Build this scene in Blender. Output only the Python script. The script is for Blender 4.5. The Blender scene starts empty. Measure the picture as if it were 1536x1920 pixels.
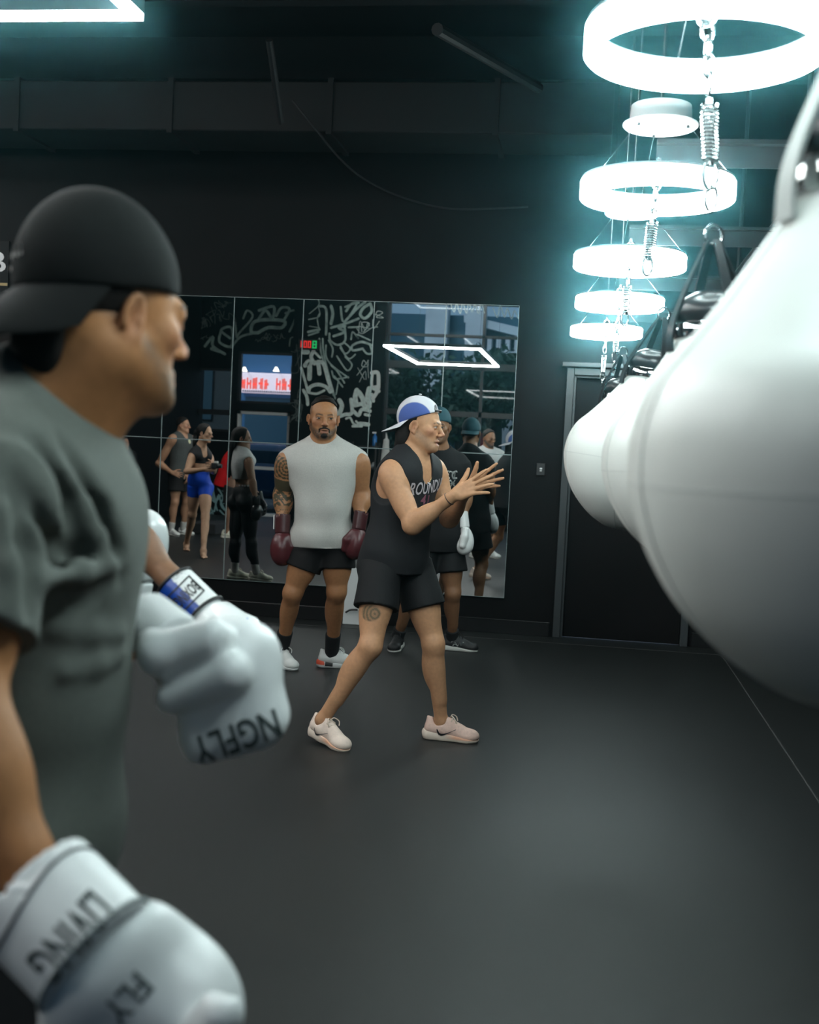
import bpy, bmesh, math, random
import numpy as np
from mathutils import Vector, Matrix

random.seed(7)
RNG = np.random.RandomState(5)
SC = bpy.context.scene
COL = SC.collection
f32 = np.float32


def V(*a):
    return np.array(a, dtype=float)


def nrm(v):
    v = np.asarray(v, float)
    return v / max(1e-9, np.linalg.norm(v))


def lerp(a, b, t):
    return np.asarray(a, float) * (1 - t) + np.asarray(b, float) * t


# ------------------------------------------------------------------ camera
W = 9.7                       # the mirror wall stands at y = W, the camera at the origin
CAM = V(0, 0, 1.47)
FPX = 2240.0
YAW, PITCH, ROLL = math.radians(8.5), math.radians(3.04), 0.049
fw0 = V(-math.sin(YAW) * math.cos(PITCH), math.cos(YAW) * math.cos(PITCH), -math.sin(PITCH))
r0 = nrm(np.cross(fw0, V(0, 0, 1)))
u0 = np.cross(r0, fw0)
CR = math.cos(ROLL) * r0 + math.sin(ROLL) * u0
CU = -math.sin(ROLL) * r0 + math.cos(ROLL) * u0


def ray(x, y):
    return fw0 + (x - 768) / FPX * CR + (960 - y) / FPX * CU


def at(x, y, Y):
    """the point of the place seen at (x, y) on the plane y = Y of the room"""
    d = ray(x, y)
    return CAM + d * (Y / d[1])


def onfloor(x, y, z=0.0):
    d = ray(x, y)
    return CAM + d * ((z - CAM[2]) / d[2])


def topix(p):
    q = np.asarray(p, float) - CAM
    d = q @ fw0
    return (768 + FPX * (q @ CR) / d, 960 - FPX * (q @ CU) / d, d)


def refl(p):
    p = np.array(p, float)
    p[..., 1] = 2 * W - p[..., 1]
    return p


FLIP = [False]                # while True, what is laid out in the mirror's room is built in the real one


# ------------------------------------------------------------------ materials
MATS = {}


def srgb(r, g, b):
    def c(u):
        u /= 255.0
        return u / 12.92 if u <= 0.04045 else ((u + 0.055) / 1.055) ** 2.4
    return (c(r), c(g), c(b), 1.0)


def mat(name, col, rough=0.6, metal=0.0, noise=0.0, nscale=30.0, bump=0.0, bscale=200.0, attr=False, emit=None,
        estr=0.0, coat=0.0, spec=0.5, sheen=0.0, sss=0.0):
    if name in MATS:
        return MATS[name]
    m = bpy.data.materials.new(name)
    m.use_nodes = True
    nt = m.node_tree
    b = nt.nodes['Principled BSDF']
    b.inputs['Roughness'].default_value = rough
    b.inputs['Metallic'].default_value = metal
    b.inputs['Specular IOR Level'].default_value = spec
    b.inputs['Coat Weight'].default_value = coat
    b.inputs['Sheen Weight'].default_value = sheen
    if sss:
        b.inputs['Subsurface Weight'].default_value = sss
        b.inputs['Subsurface Radius'].default_value = (1.0, 0.35, 0.2)
        b.inputs['Subsurface Scale'].default_value = 0.008
    if emit is not None:
        b.inputs['Emission Color'].default_value = emit
        b.inputs['Emission Strength'].default_value = estr
    src = None
    if attr:
        a = nt.nodes.new('ShaderNodeVertexColor')
        a.layer_name = 'Col'
        src = a.outputs['Color']
    tc = nt.nodes.new('ShaderNodeTexCoord')
    if noise > 0:
        n = nt.nodes.new('ShaderNodeTexNoise')
        n.inputs['Scale'].default_value = nscale
        n.inputs['Detail'].default_value = 4
        nt.links.new(tc.outputs['Object'], n.inputs['Vector'])
        r = nt.nodes.new('ShaderNodeMapRange')
        r.inputs['From Min'].default_value = 0.3
        r.inputs['From Max'].default_value = 0.7
        r.inputs['To Min'].default_value = 1 - noise
        r.inputs['To Max'].default_value = 1 + noise
        nt.links.new(n.outputs['Fac'], r.inputs['Value'])
        mx = nt.nodes.new('ShaderNodeVectorMath')
        mx.operation = 'SCALE'
        if src is not None:
            nt.links.new(src, mx.inputs[0])
        else:
            mx.inputs[0].default_value = col[:3]
        nt.links.new(r.outputs['Result'], mx.inputs['Scale'])
        src = mx.outputs['Vector']
    if src is not None:
        nt.links.new(src, b.inputs['Base Color'])
    else:
        b.inputs['Base Color'].default_value = col
    if bump > 0:
        n = nt.nodes.new('ShaderNodeTexNoise')
        n.inputs['Scale'].default_value = bscale
        n.inputs['Detail'].default_value = 3
        nt.links.new(tc.outputs['Object'], n.inputs['Vector'])
        bp = nt.nodes.new('ShaderNodeBump')
        bp.inputs['Strength'].default_value = bump
        bp.inputs['Distance'].default_value = 0.004
        nt.links.new(n.outputs['Fac'], bp.inputs['Height'])
        nt.links.new(bp.outputs['Normal'], b.inputs['Normal'])
    MATS[name] = m
    return m


# ------------------------------------------------------------------ objects
def tag(o, label=None, cat=None, group=None, kind=None):
    if label:
        o['label'] = label
    if cat:
        o['category'] = cat
    if group:
        o['group'] = group
    if kind:
        o['kind'] = kind
    return o


def empty(name, loc, label=None, cat=None, group=None):
    o = bpy.data.objects.new(name, None)
    COL.objects.link(o)
    p = np.array(loc, float)
    if FLIP[0]:
        p = refl(p)
    o.location = p
    o.empty_display_size = 0.05
    return tag(o, label, cat, group)


def world_loc(o):
    p = np.zeros(3)
    while o is not None:
        p = p + np.array(o.location)
        o = o.parent
    return p


def mesh_obj(name, verts, faces, m, parent=None, cols=None, smooth=True, loc=None):
    """verts in world coordinates"""
    verts = np.asarray(verts, float).reshape(-1, 3)
    if FLIP[0]:
        verts = refl(verts)
    if parent is not None:
        base = world_loc(parent)
    else:
        base = np.zeros(3) if loc is None else (refl(V(*loc)) if FLIP[0] else V(*loc))
    if parent is not None and loc is None:
        l0 = np.zeros(3)
    else:
        l0 = np.zeros(3)
    me = bpy.data.meshes.new(name)
    vv = verts - base
    if isinstance(faces, np.ndarray):
        fc = faces[:, ::-1] if FLIP[0] else faces
        n, k = fc.shape
        me.vertices.add(len(vv))
        me.vertices.foreach_set('co', vv.astype(f32).ravel())
        me.loops.add(n * k)
        me.loops.foreach_set('vertex_index', np.ascontiguousarray(fc).astype(np.int32).ravel())
        me.polygons.add(n)
        me.polygons.foreach_set('loop_start', np.arange(0, n * k, k, dtype=np.int32))
        me.polygons.foreach_set('loop_total', np.full(n, k, dtype=np.int32))
        me.update(calc_edges=True)
    else:
        fl = [list(reversed(q)) for q in faces] if FLIP[0] else faces
        me.from_pydata([tuple(q) for q in vv], [], fl)
        me.update()
    if smooth:
        me.polygons.foreach_set('use_smooth', np.ones(len(me.polygons), dtype=bool))
    if cols is not None:
        ca = me.color_attributes.new('Col', 'FLOAT_COLOR', 'POINT')
        c4 = np.ones((len(vv), 4), f32)
        c4[:, :3] = cols[:, :3]
        ca.data.foreach_set('color', c4.ravel())
    if m is not None:
        me.materials.append(m)
    o = bpy.data.objects.new(name, me)
    COL.objects.link(o)
    if parent is not None:
        o.parent = parent
    else:
        o.location = base
    return o


class MB:
    """collects simple shapes into one mesh"""
    def __init__(s):
        s.v, s.f = [], []

    def add(s, vs, fs):
        n = len(s.v)
        s.v += [np.asarray(q, float) for q in vs]
        s.f += [[i + n for i in q] for q in fs]
        return s

    def box(s, c, h, R=None, bev=0.0):
        R = np.eye(3) if R is None else R
        c = np.asarray(c, float)
        if bev <= 0:
            vs = [c + R @ V(sx * h[0], sy * h[1], sz * h[2]) for sx in (-1, 1) for sy in (-1, 1) for sz in (-1, 1)]
            return s.add(vs, [[0, 1, 3, 2], [4, 6, 7, 5], [0, 4, 5, 1], [2, 3, 7, 6], [0, 2, 6, 4], [1, 5, 7, 3]])
        bm = bmesh.new()
        bmesh.ops.create_cube(bm, size=2)
        for q in bm.verts:
            q.co = Vector((q.co.x * h[0], q.co.y * h[1], q.co.z * h[2]))
        bmesh.ops.bevel(bm, geom=list(bm.edges), offset=bev, segments=2, affect='EDGES', profile=0.5)
        bm.verts.index_update()
        s.add([c + R @ np.array(q.co) for q in bm.verts], [[q.index for q in fc.verts] for fc in bm.faces])
        bm.free()
        return s

    def bx(s, x0, x1, y0, y1, z0, z1, bev=0.0):
        return s.box(((x0 + x1) / 2, (y0 + y1) / 2, (z0 + z1) / 2), (abs(x1 - x0) / 2, abs(y1 - y0) / 2, abs(z1 - z0) / 2), None, bev)

    def tube(s, pts, r, n=10, closed=False, cap=True):
        pts = [np.asarray(p, float) for p in pts]
        N = len(pts)
        rr = r if hasattr(r, '__len__') else [r] * N
        vs, fs = [], []
        prev = None
        for i, p in enumerate(pts):
            if closed:
                t = nrm(pts[(i + 1) % N] - pts[i - 1])
            else:
                t = nrm(pts[min(i + 1, N - 1)] - pts[max(i - 1, 0)])
            if prev is None:
                a = V(0, 0, 1) if abs(t[2]) < 0.9 else V(1, 0, 0)
                x = nrm(np.cross(a, t))
            else:
                x = nrm(prev - t * (prev @ t))
            prev = x
            y = np.cross(t, x)
            for k in range(n):
                an = 2 * math.pi * k / n
                vs.append(p + (x * math.cos(an) + y * math.sin(an)) * rr[i])
        for i in range(N if closed else N - 1):
            j = (i + 1) % N
            for k in range(n):
                k2 = (k + 1) % n
                fs.append([i * n + k, i * n + k2, j * n + k2, j * n + k])
        if cap and not closed:
            fs.append(list(range(n))[::-1])
            fs.append([(N - 1) * n + k for k in range(n)])
        return s.add(vs, fs)

    def lathe(s, prof, c, n=32, R=None):
        """prof: (radius, height) pairs, closed at both ends where radius is 0"""
        R = np.eye(3) if R is None else R
        c = np.asarray(c, float)
        vs, fs = [], []
        for (r, z) in prof:
            for k in range(n):
                a = 2 * math.pi * k / n
                vs.append(c + R @ V(r * math.cos(a), r * math.sin(a), z))
        for i in range(len(prof) - 1):
            for k in range(n):
                k2 = (k + 1) % n
                fs.append([i * n + k, i * n + k2, (i + 1) * n + k2, (i + 1) * n + k])
        return s.add(vs, fs)

    def ribbon(s, pts, w, nrm_, th=0.003):
        """a flat stroke of paint lying on a surface with normal nrm_"""
        pts = [np.asarray(p, float) for p in pts]
        N = len(pts)
        nn = nrm(nrm_)
        ww = w if hasattr(w, '__len__') else [w] * N
        vs, fs = [], []
        L = len(s.v)
        for i, p in enumerate(pts):
            t = nrm(pts[min(i + 1, N - 1)] - pts[max(i - 1, 0)])
            x = np.cross(nn, t)
            vs += [p - x * ww[i] / 2, p + x * ww[i] / 2, p + x * ww[i] / 2 + nn * th, p - x * ww[i] / 2 + nn * th]
        for i in range(N - 1):
            a, b = i * 4, i * 4 + 4
            fs += [[a + 3, a + 2, b + 2, b + 3], [a + 2, a + 1, b + 1, b + 2], [a, a + 3, b + 3, b]]
        # round ends
        for p, rr in ((pts[0], ww[0] / 2), (pts[-1], ww[-1] / 2)):
            n0 = len(vs)
            e1 = nrm(np.cross(nn, V(0.3, 0.5, 0.8)))
            e2 = np.cross(nn, e1)
            vs += [p + nn * th * 0.98 + (e1 * math.cos(a) + e2 * math.sin(a)) * rr for a in np.linspace(0, 2 * math.pi, 11)[:-1]]
            fs.append(list(range(n0, n0 + 10)))
        return s.add(vs, fs)

    def build(s, name, m, parent=None, smooth=False, loc=None):
        return mesh_obj(name, np.array(s.v), s.f, m, parent, None, smooth, loc)


def auto_smooth(o, ang=40):
    me = o.data
    me.polygons.foreach_set('use_smooth', np.ones(len(me.polygons), dtype=bool))
    me.set_sharp_from_angle(angle=math.radians(ang))
    return o


def spline(pts, n=8, closed=False):
    pts = [np.asarray(p, float) for p in pts]
    N = len(pts)
    if N < 3:
        return [lerp(pts[0], pts[-1], t) for t in np.linspace(0, 1, n)]
    out = []
    rng = range(N) if closed else range(N - 1)
    for i in rng:
        if closed:
            p0, p1, p2, p3 = pts[i - 1], pts[i], pts[(i + 1) % N], pts[(i + 2) % N]
        else:
            p0, p1, p2, p3 = pts[max(i - 1, 0)], pts[i], pts[i + 1], pts[min(i + 2, N - 1)]
        for k in range(n):
            t = k / n
            out.append(0.5 * (2 * p1 + (p2 - p0) * t + (2 * p0 - 5 * p1 + 4 * p2 - p3) * t * t + (3 * p1 - p0 - 3 * p2 + p3) * t ** 3))
    if not closed:
        out.append(pts[-1])
    return out


# ------------------------------------------------------------------ organic surfaces: blended shapes turned into one mesh
I3 = np.eye(3)


def frame(y, z):
    """columns: right, forward (y), up (z kept as close as possible)"""
    y = nrm(y)
    z = np.asarray(z, float)
    z = nrm(z - y * (z @ y))
    return np.stack([np.cross(y, z), y, z], 1)


def bone(a, b, fwd):
    """columns: side, forward, along the bone"""
    z = nrm(np.asarray(b, float) - a)
    f = np.asarray(fwd, float)
    f = nrm(f - z * (f @ z))
    return np.stack([np.cross(f, z), f, z], 1)


def C(a, b, ra, rb=None, k=0.03, op=1, tag=''):
    return dict(t='c', a=np.array(a, float), b=np.array(b, float), ra=ra, rb=ra if rb is None else rb, k=k, op=op, tag=tag)


def S(c, r, k=0.03, op=1, tag=''):
    return C(c, c, r, r, k, op, tag)


def E(c, r, R=I3, k=0.03, op=1, tag=''):
    return dict(t='e', c=np.array(c, float), r=np.array(r, float), R=R, k=k, op=op, tag=tag)


def B(c, h, R=I3, rd=0.01, k=0.01, op=1, tag=''):
    return dict(t='b', c=np.array(c, float), h=np.array(h, float), R=R, rd=rd, k=k, op=op, tag=tag)


def Q(a, b, ra, rb, fwd, q, k=0.03, op=1, tag='', flat=False):
    """a tapered limb with an oval section: ra/rb across, q times that along fwd"""
    return dict(t='q', a=np.array(a, float), b=np.array(b, float), ra=ra, rb=rb, R=bone(a, b, fwd), q=q, k=k, op=op, tag=tag, flat=flat)


def infl(p, e, k=None):
    p = dict(p)
    if p['t'] in 'cq':
        p['ra'] += e
        p['rb'] += e
    elif p['t'] == 'e':
        p['r'] = p['r'] + e
    else:
        p['h'] = p['h'] + e
    if k is not None:
        p['k'] = k
    return p


def bounds(p):
    t = p['t']
    if t in 'cq':
        r = max(p['ra'], p['rb']) * (max(1, p.get('q', 1)))
        return np.minimum(p['a'], p['b']) - r, np.maximum(p['a'], p['b']) + r
    if t == 'e':
        ext = np.sqrt(((p['R'] * p['r']) ** 2).sum(1))
        return p['c'] - ext, p['c'] + ext
    ext = np.abs(p['R']) @ p['h']
    return p['c'] - ext, p['c'] + ext


def dist(p, X, Y, Z):
    t = p['t']
    if t == 'c':
        a, b = p['a'], p['b']
        ba = b - a
        L2 = float(ba @ ba)
        dx, dy, dz = X - f32(a[0]), Y - f32(a[1]), Z - f32(a[2])
        if L2 < 1e-10:
            return np.sqrt(dx * dx + dy * dy + dz * dz) - f32(p['ra'])
        h = np.clip((dx * f32(ba[0]) + dy * f32(ba[1]) + dz * f32(ba[2])) / f32(L2), 0, 1)
        dx = dx - h * f32(ba[0])
        dy = dy - h * f32(ba[1])
        dz = dz - h * f32(ba[2])
        return np.sqrt(dx * dx + dy * dy + dz * dz) - (f32(p['ra']) + h * f32(p['rb'] - p['ra']))
    R = p['R'].astype(f32)
    if t == 'q':
        a = p['a']
        L = float(np.linalg.norm(p['b'] - a))
        dx, dy, dz = X - f32(a[0]), Y - f32(a[1]), Z - f32(a[2])
        u = dx * R[0, 0] + dy * R[1, 0] + dz * R[2, 0]
        v = (dx * R[0, 1] + dy * R[1, 1] + dz * R[2, 1]) / f32(p['q'])
        w = dx * R[0, 2] + dy * R[1, 2] + dz * R[2, 2]
        h = np.clip(w / f32(L), 0, 1)
        rr = f32(p['ra']) + h * f32(p['rb'] - p['ra'])
        if p.get('flat'):
            d = np.sqrt(u * u + v * v) - rr
            e = np.abs(w - f32(L / 2)) - f32(L / 2)
            return np.maximum(d * f32(min(1, p['q'])), e)
        w = w - h * f32(L)
        return (np.sqrt(u * u + v * v + w * w) - rr) * f32(min(1, p['q']))
    c = p['c']
    dx, dy, dz = X - f32(c[0]), Y - f32(c[1]), Z - f32(c[2])
    u = dx * R[0, 0] + dy * R[1, 0] + dz * R[2, 0]
    v = dx * R[0, 1] + dy * R[1, 1] + dz * R[2, 1]
    w = dx * R[0, 2] + dy * R[1, 2] + dz * R[2, 2]
    if t == 'e':
        r = p['r'].astype(f32)
        k0 = np.sqrt((u / r[0]) ** 2 + (v / r[1]) ** 2 + (w / r[2]) ** 2)
        k1 = np.sqrt((u / r[0] ** 2) ** 2 + (v / r[1] ** 2) ** 2 + (w / r[2] ** 2) ** 2)
        return np.where(k1 > 1e-6, k0 * (k0 - 1) / np.maximum(k1, f32(1e-6)), f32(-min(r)))
    h = p['h'] - p['rd']
    qx, qy, qz = np.abs(u) - f32(h[0]), np.abs(v) - f32(h[1]), np.abs(w) - f32(h[2])
    o = np.sqrt(np.maximum(qx, 0) ** 2 + np.maximum(qy, 0) ** 2 + np.maximum(qz, 0) ** 2)
    return o + np.minimum(np.maximum(qx, np.maximum(qy, qz)), 0) - f32(p['rd'])


def blend(F, d, p):
    k = f32(max(p['k'], 1e-4))
    if p['op'] > 0:
        h = np.clip(0.5 + 0.5 * (F - d) / k, 0, 1)
        return F * (1 - h) + d * h - k * h * (1 - h)
    d = -d
    h = np.clip(0.5 - 0.5 * (F - d) / k, 0, 1)
    return F * (1 - h) + d * h + k * h * (1 - h)


def field(prims, P, cuts=()):
    X, Y, Z = [P[:, i].astype(f32) for i in range(3)]
    F = np.full(len(P), 1.0, f32)
    for p in prims:
        F = blend(F, dist(p, X, Y, Z), p)
    for (pt, n, k) in cuts:
        d = (X - f32(pt[0])) * f32(n[0]) + (Y - f32(pt[1])) * f32(n[1]) + (Z - f32(pt[2])) * f32(n[2])
        F = np.maximum(F, d)
    return F


def nets(F, org, h):
    ins = F < 0
    nx, ny, nz = F.shape
    cnt = np.zeros((nx - 1, ny - 1, nz - 1), np.uint8)
    for i in (0, 1):
        for j in (0, 1):
            for k in (0, 1):
                cnt += ins[i:nx - 1 + i, j:ny - 1 + j, k:nz - 1 + k]
    act = (cnt > 0) & (cnt < 8)
    idx = np.argwhere(act)
    if len(idx) == 0:
        return np.zeros((0, 3)), np.zeros((0, 4), np.int32)
    num = np.full(act.shape, -1, np.int32)
    num[act] = np.arange(len(idx), dtype=np.int32)
    cs = [(i, j, k) for i in (0, 1) for j in (0, 1) for k in (0, 1)]
    vals = {c: F[idx[:, 0] + c[0], idx[:, 1] + c[1], idx[:, 2] + c[2]] for c in cs}
    acc = np.zeros((len(idx), 3))
    n = np.zeros(len(idx))
    for ax in range(3):
        for c in cs:
            if c[ax]:
                continue
            c2 = list(c)
            c2[ax] = 1
            a, b = vals[c], vals[tuple(c2)]
            m = (a < 0) != (b < 0)
            t = np.where(m, a / np.where(m, a - b, 1), 0)
            q = np.tile(np.array(c, float), (len(idx), 1))
            q[:, ax] = t
            acc += q * m[:, None]
            n += m
    vs = (idx + acc / n[:, None]) * h + org
    faces = []
    for ax in range(3):
        o1, o2 = (ax + 1) % 3, (ax + 2) % 3
        sl0 = [slice(None)] * 3
        sl1 = [slice(None)] * 3
        sl0[ax] = slice(0, -1)
        sl1[ax] = slice(1, None)
        a, b = ins[tuple(sl0)], ins[tuple(sl1)]
        e = np.argwhere(a != b)
        e = e[(e[:, o1] > 0) & (e[:, o2] > 0) & (e[:, o1] < F.shape[o1] - 1) & (e[:, o2] < F.shape[o2] - 1)]
        fl = a[e[:, 0], e[:, 1], e[:, 2]]
        q = []
        for d1, d2 in ((1, 1), (0, 1), (0, 0), (1, 0)):
            c = e.copy()
            c[:, o1] -= d1
            c[:, o2] -= d2
            q.append(num[c[:, 0], c[:, 1], c[:, 2]])
        q = np.stack(q, 1)
        q[~fl] = q[~fl][:, ::-1]
        faces.append(q)
    return vs, np.concatenate(faces).astype(np.int32)


def surf(prims, h, cuts=(), relax=1):
    lo = np.min([bounds(p)[0] for p in prims if p['op'] > 0], 0) - 3 * h
    hi = np.max([bounds(p)[1] for p in prims if p['op'] > 0], 0) + 3 * h
    n = np.ceil((hi - lo) / h).astype(int) + 1
    F = np.full(n, 1.0, f32)
    ax = [(lo[i] + np.arange(n[i]) * h).astype(f32) for i in range(3)]
    for p in prims:
        a, b = bounds(p)
        m = max(0.02, p['k'] * 1.2) + 2 * h
        i0 = np.clip(np.floor((a - m - lo) / h).astype(int), 0, n)
        i1 = np.clip(np.ceil((b + m - lo) / h).astype(int) + 1, 0, n)
        if (i1 <= i0).any():
            continue
        sl = tuple(slice(i0[i], i1[i]) for i in range(3))
        X = ax[0][sl[0]][:, None, None]
        Y = ax[1][sl[1]][None, :, None]
        Z = ax[2][sl[2]][None, None, :]
        F[sl] = blend(F[sl], dist(p, X, Y, Z), p)
    for (pt, nn, k) in cuts:
        d = (ax[0] - f32(pt[0]))[:, None, None] * f32(nn[0]) + (ax[1] - f32(pt[1]))[None, :, None] * f32(nn[1]) + (ax[2] - f32(pt[2]))[None, None, :] * f32(nn[2])
        F = np.maximum(F, d)
    v, q = nets(F, lo, h)
    for _ in range(relax):
        v = smooth_v(v, q, 0.5)
    return v, q


def smooth_v(v, q, a):
    acc = np.zeros_like(v)
    n = np.zeros(len(v))
    for i in range(4):
        for j in (1, 3):
            np.add.at(acc, q[:, i], v[q[:, (i + j) % 4]])
            np.add.at(n, q[:, i], 1)
    return v * (1 - a) + a * acc / np.maximum(n, 1)[:, None]


def vnormals(v, q):
    fn = np.cross(v[q[:, 2]] - v[q[:, 0]], v[q[:, 3]] - v[q[:, 1]])
    n = np.zeros_like(v)
    for i in range(4):
        np.add.at(n, q[:, i], fn)
    return n / np.maximum(np.linalg.norm(n, axis=1), 1e-12)[:, None]


def folds(v, amp, freq, seed=0, dirs=None):
    r = np.random.RandomState(seed)
    d = np.zeros(len(v))
    for i in range(5):
        u = nrm(r.randn(3)) if dirs is None else nrm(np.asarray(dirs[i % len(dirs)]) + 0.25 * r.randn(3))
        w = nrm(r.randn(3))
        ph = r.rand() * 6.28
        d += np.sin((v @ u) * freq * (0.6 + 0.8 * r.rand()) + ph + 1.6 * np.sin((v @ w) * freq * 0.35 + r.rand() * 6.28)) * (0.5 + 0.5 * r.rand())
    return d / 3 * amp


def sdf_obj(name, prims, h, m, parent, cuts=(), base=None, paint=(), fold=None, relax=1, post=None):
    v, q = surf(prims, h, cuts, relax)
    if fold is not None:
        n = vnormals(v, q)
        v = v + n * V(1, 1, .15) * fold(v)[:, None]
    cols = None
    if base is not None:
        cols = np.tile(np.array(base[:3], float), (len(v), 1))
        for fn in paint:
            mk, c = fn(v)
            c = np.asarray(c, float)
            cols = cols * (1 - mk[:, None]) + (c if c.ndim == 2 else c[None, :3]) * mk[:, None]
    return mesh_obj(name, v, q, m, parent, cols)


def paint_prim(prims, col, soft=0.006, amount=1.0, noise=None):
    prims = prims if isinstance(prims, list) else [prims]

    def fn(v):
        F = field([dict(p, k=0.005) for p in prims], v)
        mk = np.clip(0.5 - F / (2 * soft), 0, 1)
        mk = mk * mk * (3 - 2 * mk) * amount
        if noise:
            mk = mk * np.clip(1 + noise * np.random.RandomState(3).randn(len(v)), 0, 1)
        return mk, col
    return fn


def text_verts(body, size, sub=0.006, extr=0.0):
    cu = bpy.data.curves.new('lettering', 'FONT')
    cu.body = body
    cu.size = size
    cu.align_x = 'CENTER'
    cu.align_y = 'CENTER'
    cu.resolution_u = 3
    cu.offset = size * .014
    o = bpy.data.objects.new('lettering_curve', cu)
    COL.objects.link(o)
    dg = bpy.context.evaluated_depsgraph_get()
    dg.update()
    me = bpy.data.meshes.new_from_object(o.evaluated_get(dg))
    bm = bmesh.new()
    bm.from_mesh(me)
    bmesh.ops.triangulate(bm, faces=bm.faces)
    for _ in range(3):
        es = [e for e in bm.edges if e.calc_length() > sub]
        if not es:
            break
        bmesh.ops.subdivide_edges(bm, edges=es, cuts=1)
        bmesh.ops.triangulate(bm, faces=bm.faces)
    bm.verts.index_update()
    vs = np.array([v.co[:2] for v in bm.verts])
    fs = [[v.index for v in fc.verts] for fc in bm.faces]
    bm.free()
    bpy.data.objects.remove(o)
    bpy.data.curves.remove(cu)
    bpy.data.meshes.remove(me)
    return vs, fs


def drape(name, vs2, fs, org, xd, yd, m, parent, prims, cuts=(), off=0.0015, reach=0.3):
    """lay a flat figure on a blended surface: vs2 along xd / yd about org, pressed on against -(xd x yd)"""
    xd, yd = nrm(xd), nrm(yd)
    n = nrm(np.cross(xd, yd))
    P = np.asarray(org, float) + vs2[:, :1] * xd + vs2[:, 1:2] * yd + n * reach * 0.5
    for _ in range(60):
        F = field(prims, P, cuts)
        P = P - n * np.clip(F * 0.8 - off * 0.8, -0.02, 0.03)[:, None]
    ok = np.abs(field(prims, P, cuts) - off) < .006
    fs = [f for f in fs if all(ok[i] for i in f)]
    used = sorted({i for f in fs for i in f})
    mp = {u: k for k, u in enumerate(used)}
    return mesh_obj(name, P[used], [[mp[i] for i in f] for f in fs], m, parent, smooth=True)
LED_STR, RING_STR = 58.0, 52.0
BLOOM, BLOOM_G = 0.0056, 0.976  # density and forward scatter of the volume that imitates lens bloom
EXPO = 0.16
# ------------------------------------------------------------------ the room
BLACK_WALL = mat('black wall paint', (0.0034, 0.0028, 0.0032, 1), 0.62, noise=0.25, nscale=3, bump=0.15, bscale=60, spec=.16)
BLACK_GLOSS = mat('black gloss board', (0.010, 0.0095, 0.010, 1), 0.25)
RUBBER = mat('black rubber floor', (0.0108, 0.0122, 0.0120, 1), 0.45, noise=0.35, nscale=260, bump=0.25, bscale=420, spec=.35)
DECK = mat('black ceiling paint', (0.0045, 0.0040, 0.0045, 1), 0.8, spec=.2)
DUCT = mat('dark duct paint', (0.0055, 0.0052, 0.0056, 1), 0.6, spec=.2)
MIRROR = mat('silvered mirror glass', (0.86, 0.90, 0.90, 1), 0.0, 1.0)
EDGE = mat('polished mirror edge', (0.50, 0.62, 0.62, 1), 0.25, 0.3)
STEEL = mat('bright steel', (0.62, 0.64, 0.64, 1), 0.25, 1.0)
DKSTEEL = mat('dark painted steel', (0.028, 0.032, 0.034, 1), 0.45, 0.3, spec=.3)
WHITE_ENAMEL = mat('white enamel', (0.75, 0.77, 0.77, 1), 0.4)
SPRAY = mat('pale spray paint', (0.40, 0.50, 0.48, 1), 0.7, noise=0.25, nscale=12)
SPRAYDIM = mat('thin grey spray paint', (0.10, 0.13, 0.125, 1), 0.7, noise=0.4, nscale=9)
SPRAYWHITE = mat('white marker paint', (0.72, 0.78, 0.76, 1), 0.6)
XL, XR, YB, ZC = -7.6, 2.3, -3.0, 4.6


def structure(o, kind='structure'):
    o['kind'] = kind
    return o


structure(MB().bx(XL - .2, XR + .2, YB - .3, W + .25, -0.2, 0).build('floor', RUBBER))
structure(MB().bx(XL - .2, XR + .2, YB - .3, W + .25, ZC, ZC + .2).build('ceiling', DECK))
DX0, DX1, DZ = -0.17, 0.78, 2.12
wn = MB()
wn.bx(XL - .2, DX0, W + .02, W + .25, 0, ZC)
wn.bx(DX1, XR + .2, W + .02, W + .25, 0, ZC)
wn.bx(DX0, DX1, W + .02, W + .25, DZ, ZC)
wall_north = structure(wn.build('wall_north', BLACK_WALL))
structure(MB().bx(XL - .2, XL, YB - .3, W + .25, 0, ZC).build('wall_west', BLACK_WALL))
structure(MB().bx(XR, XR + .2, YB - .3, W + .25, 0, ZC).build('wall_east', BLACK_WALL))
# base board: a black board with a rounded top edge
bb = MB()
for x0, x1 in ((XL, DX0 - .09), (DX1 + .09, XR)):
    bb.bx(x0, x1, W - .004, W + .02, 0, 0.11, 0.003)
    bb.tube([V(x0, W - .002, .113), V(x1, W - .002, .113)], 0.006, 8)
structure(bb.build('baseboard_north', mat('black base board', (0.009, 0.009, 0.0095, 1), 0.3, spec=.3)))
# floor seam
structure(MB().box((1.08, 6.3, 0.0008), (0.004, 3.3, 0.0008)).build('trim_1', mat('pale floor seam', (0.055, 0.052, 0.052, 1), 0.6)))
structure(MB().box((-0.75, 9.4, 0.0008), (3.2, 0.003, 0.0008)).build('trim_2', MATS['pale floor seam']))

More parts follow.
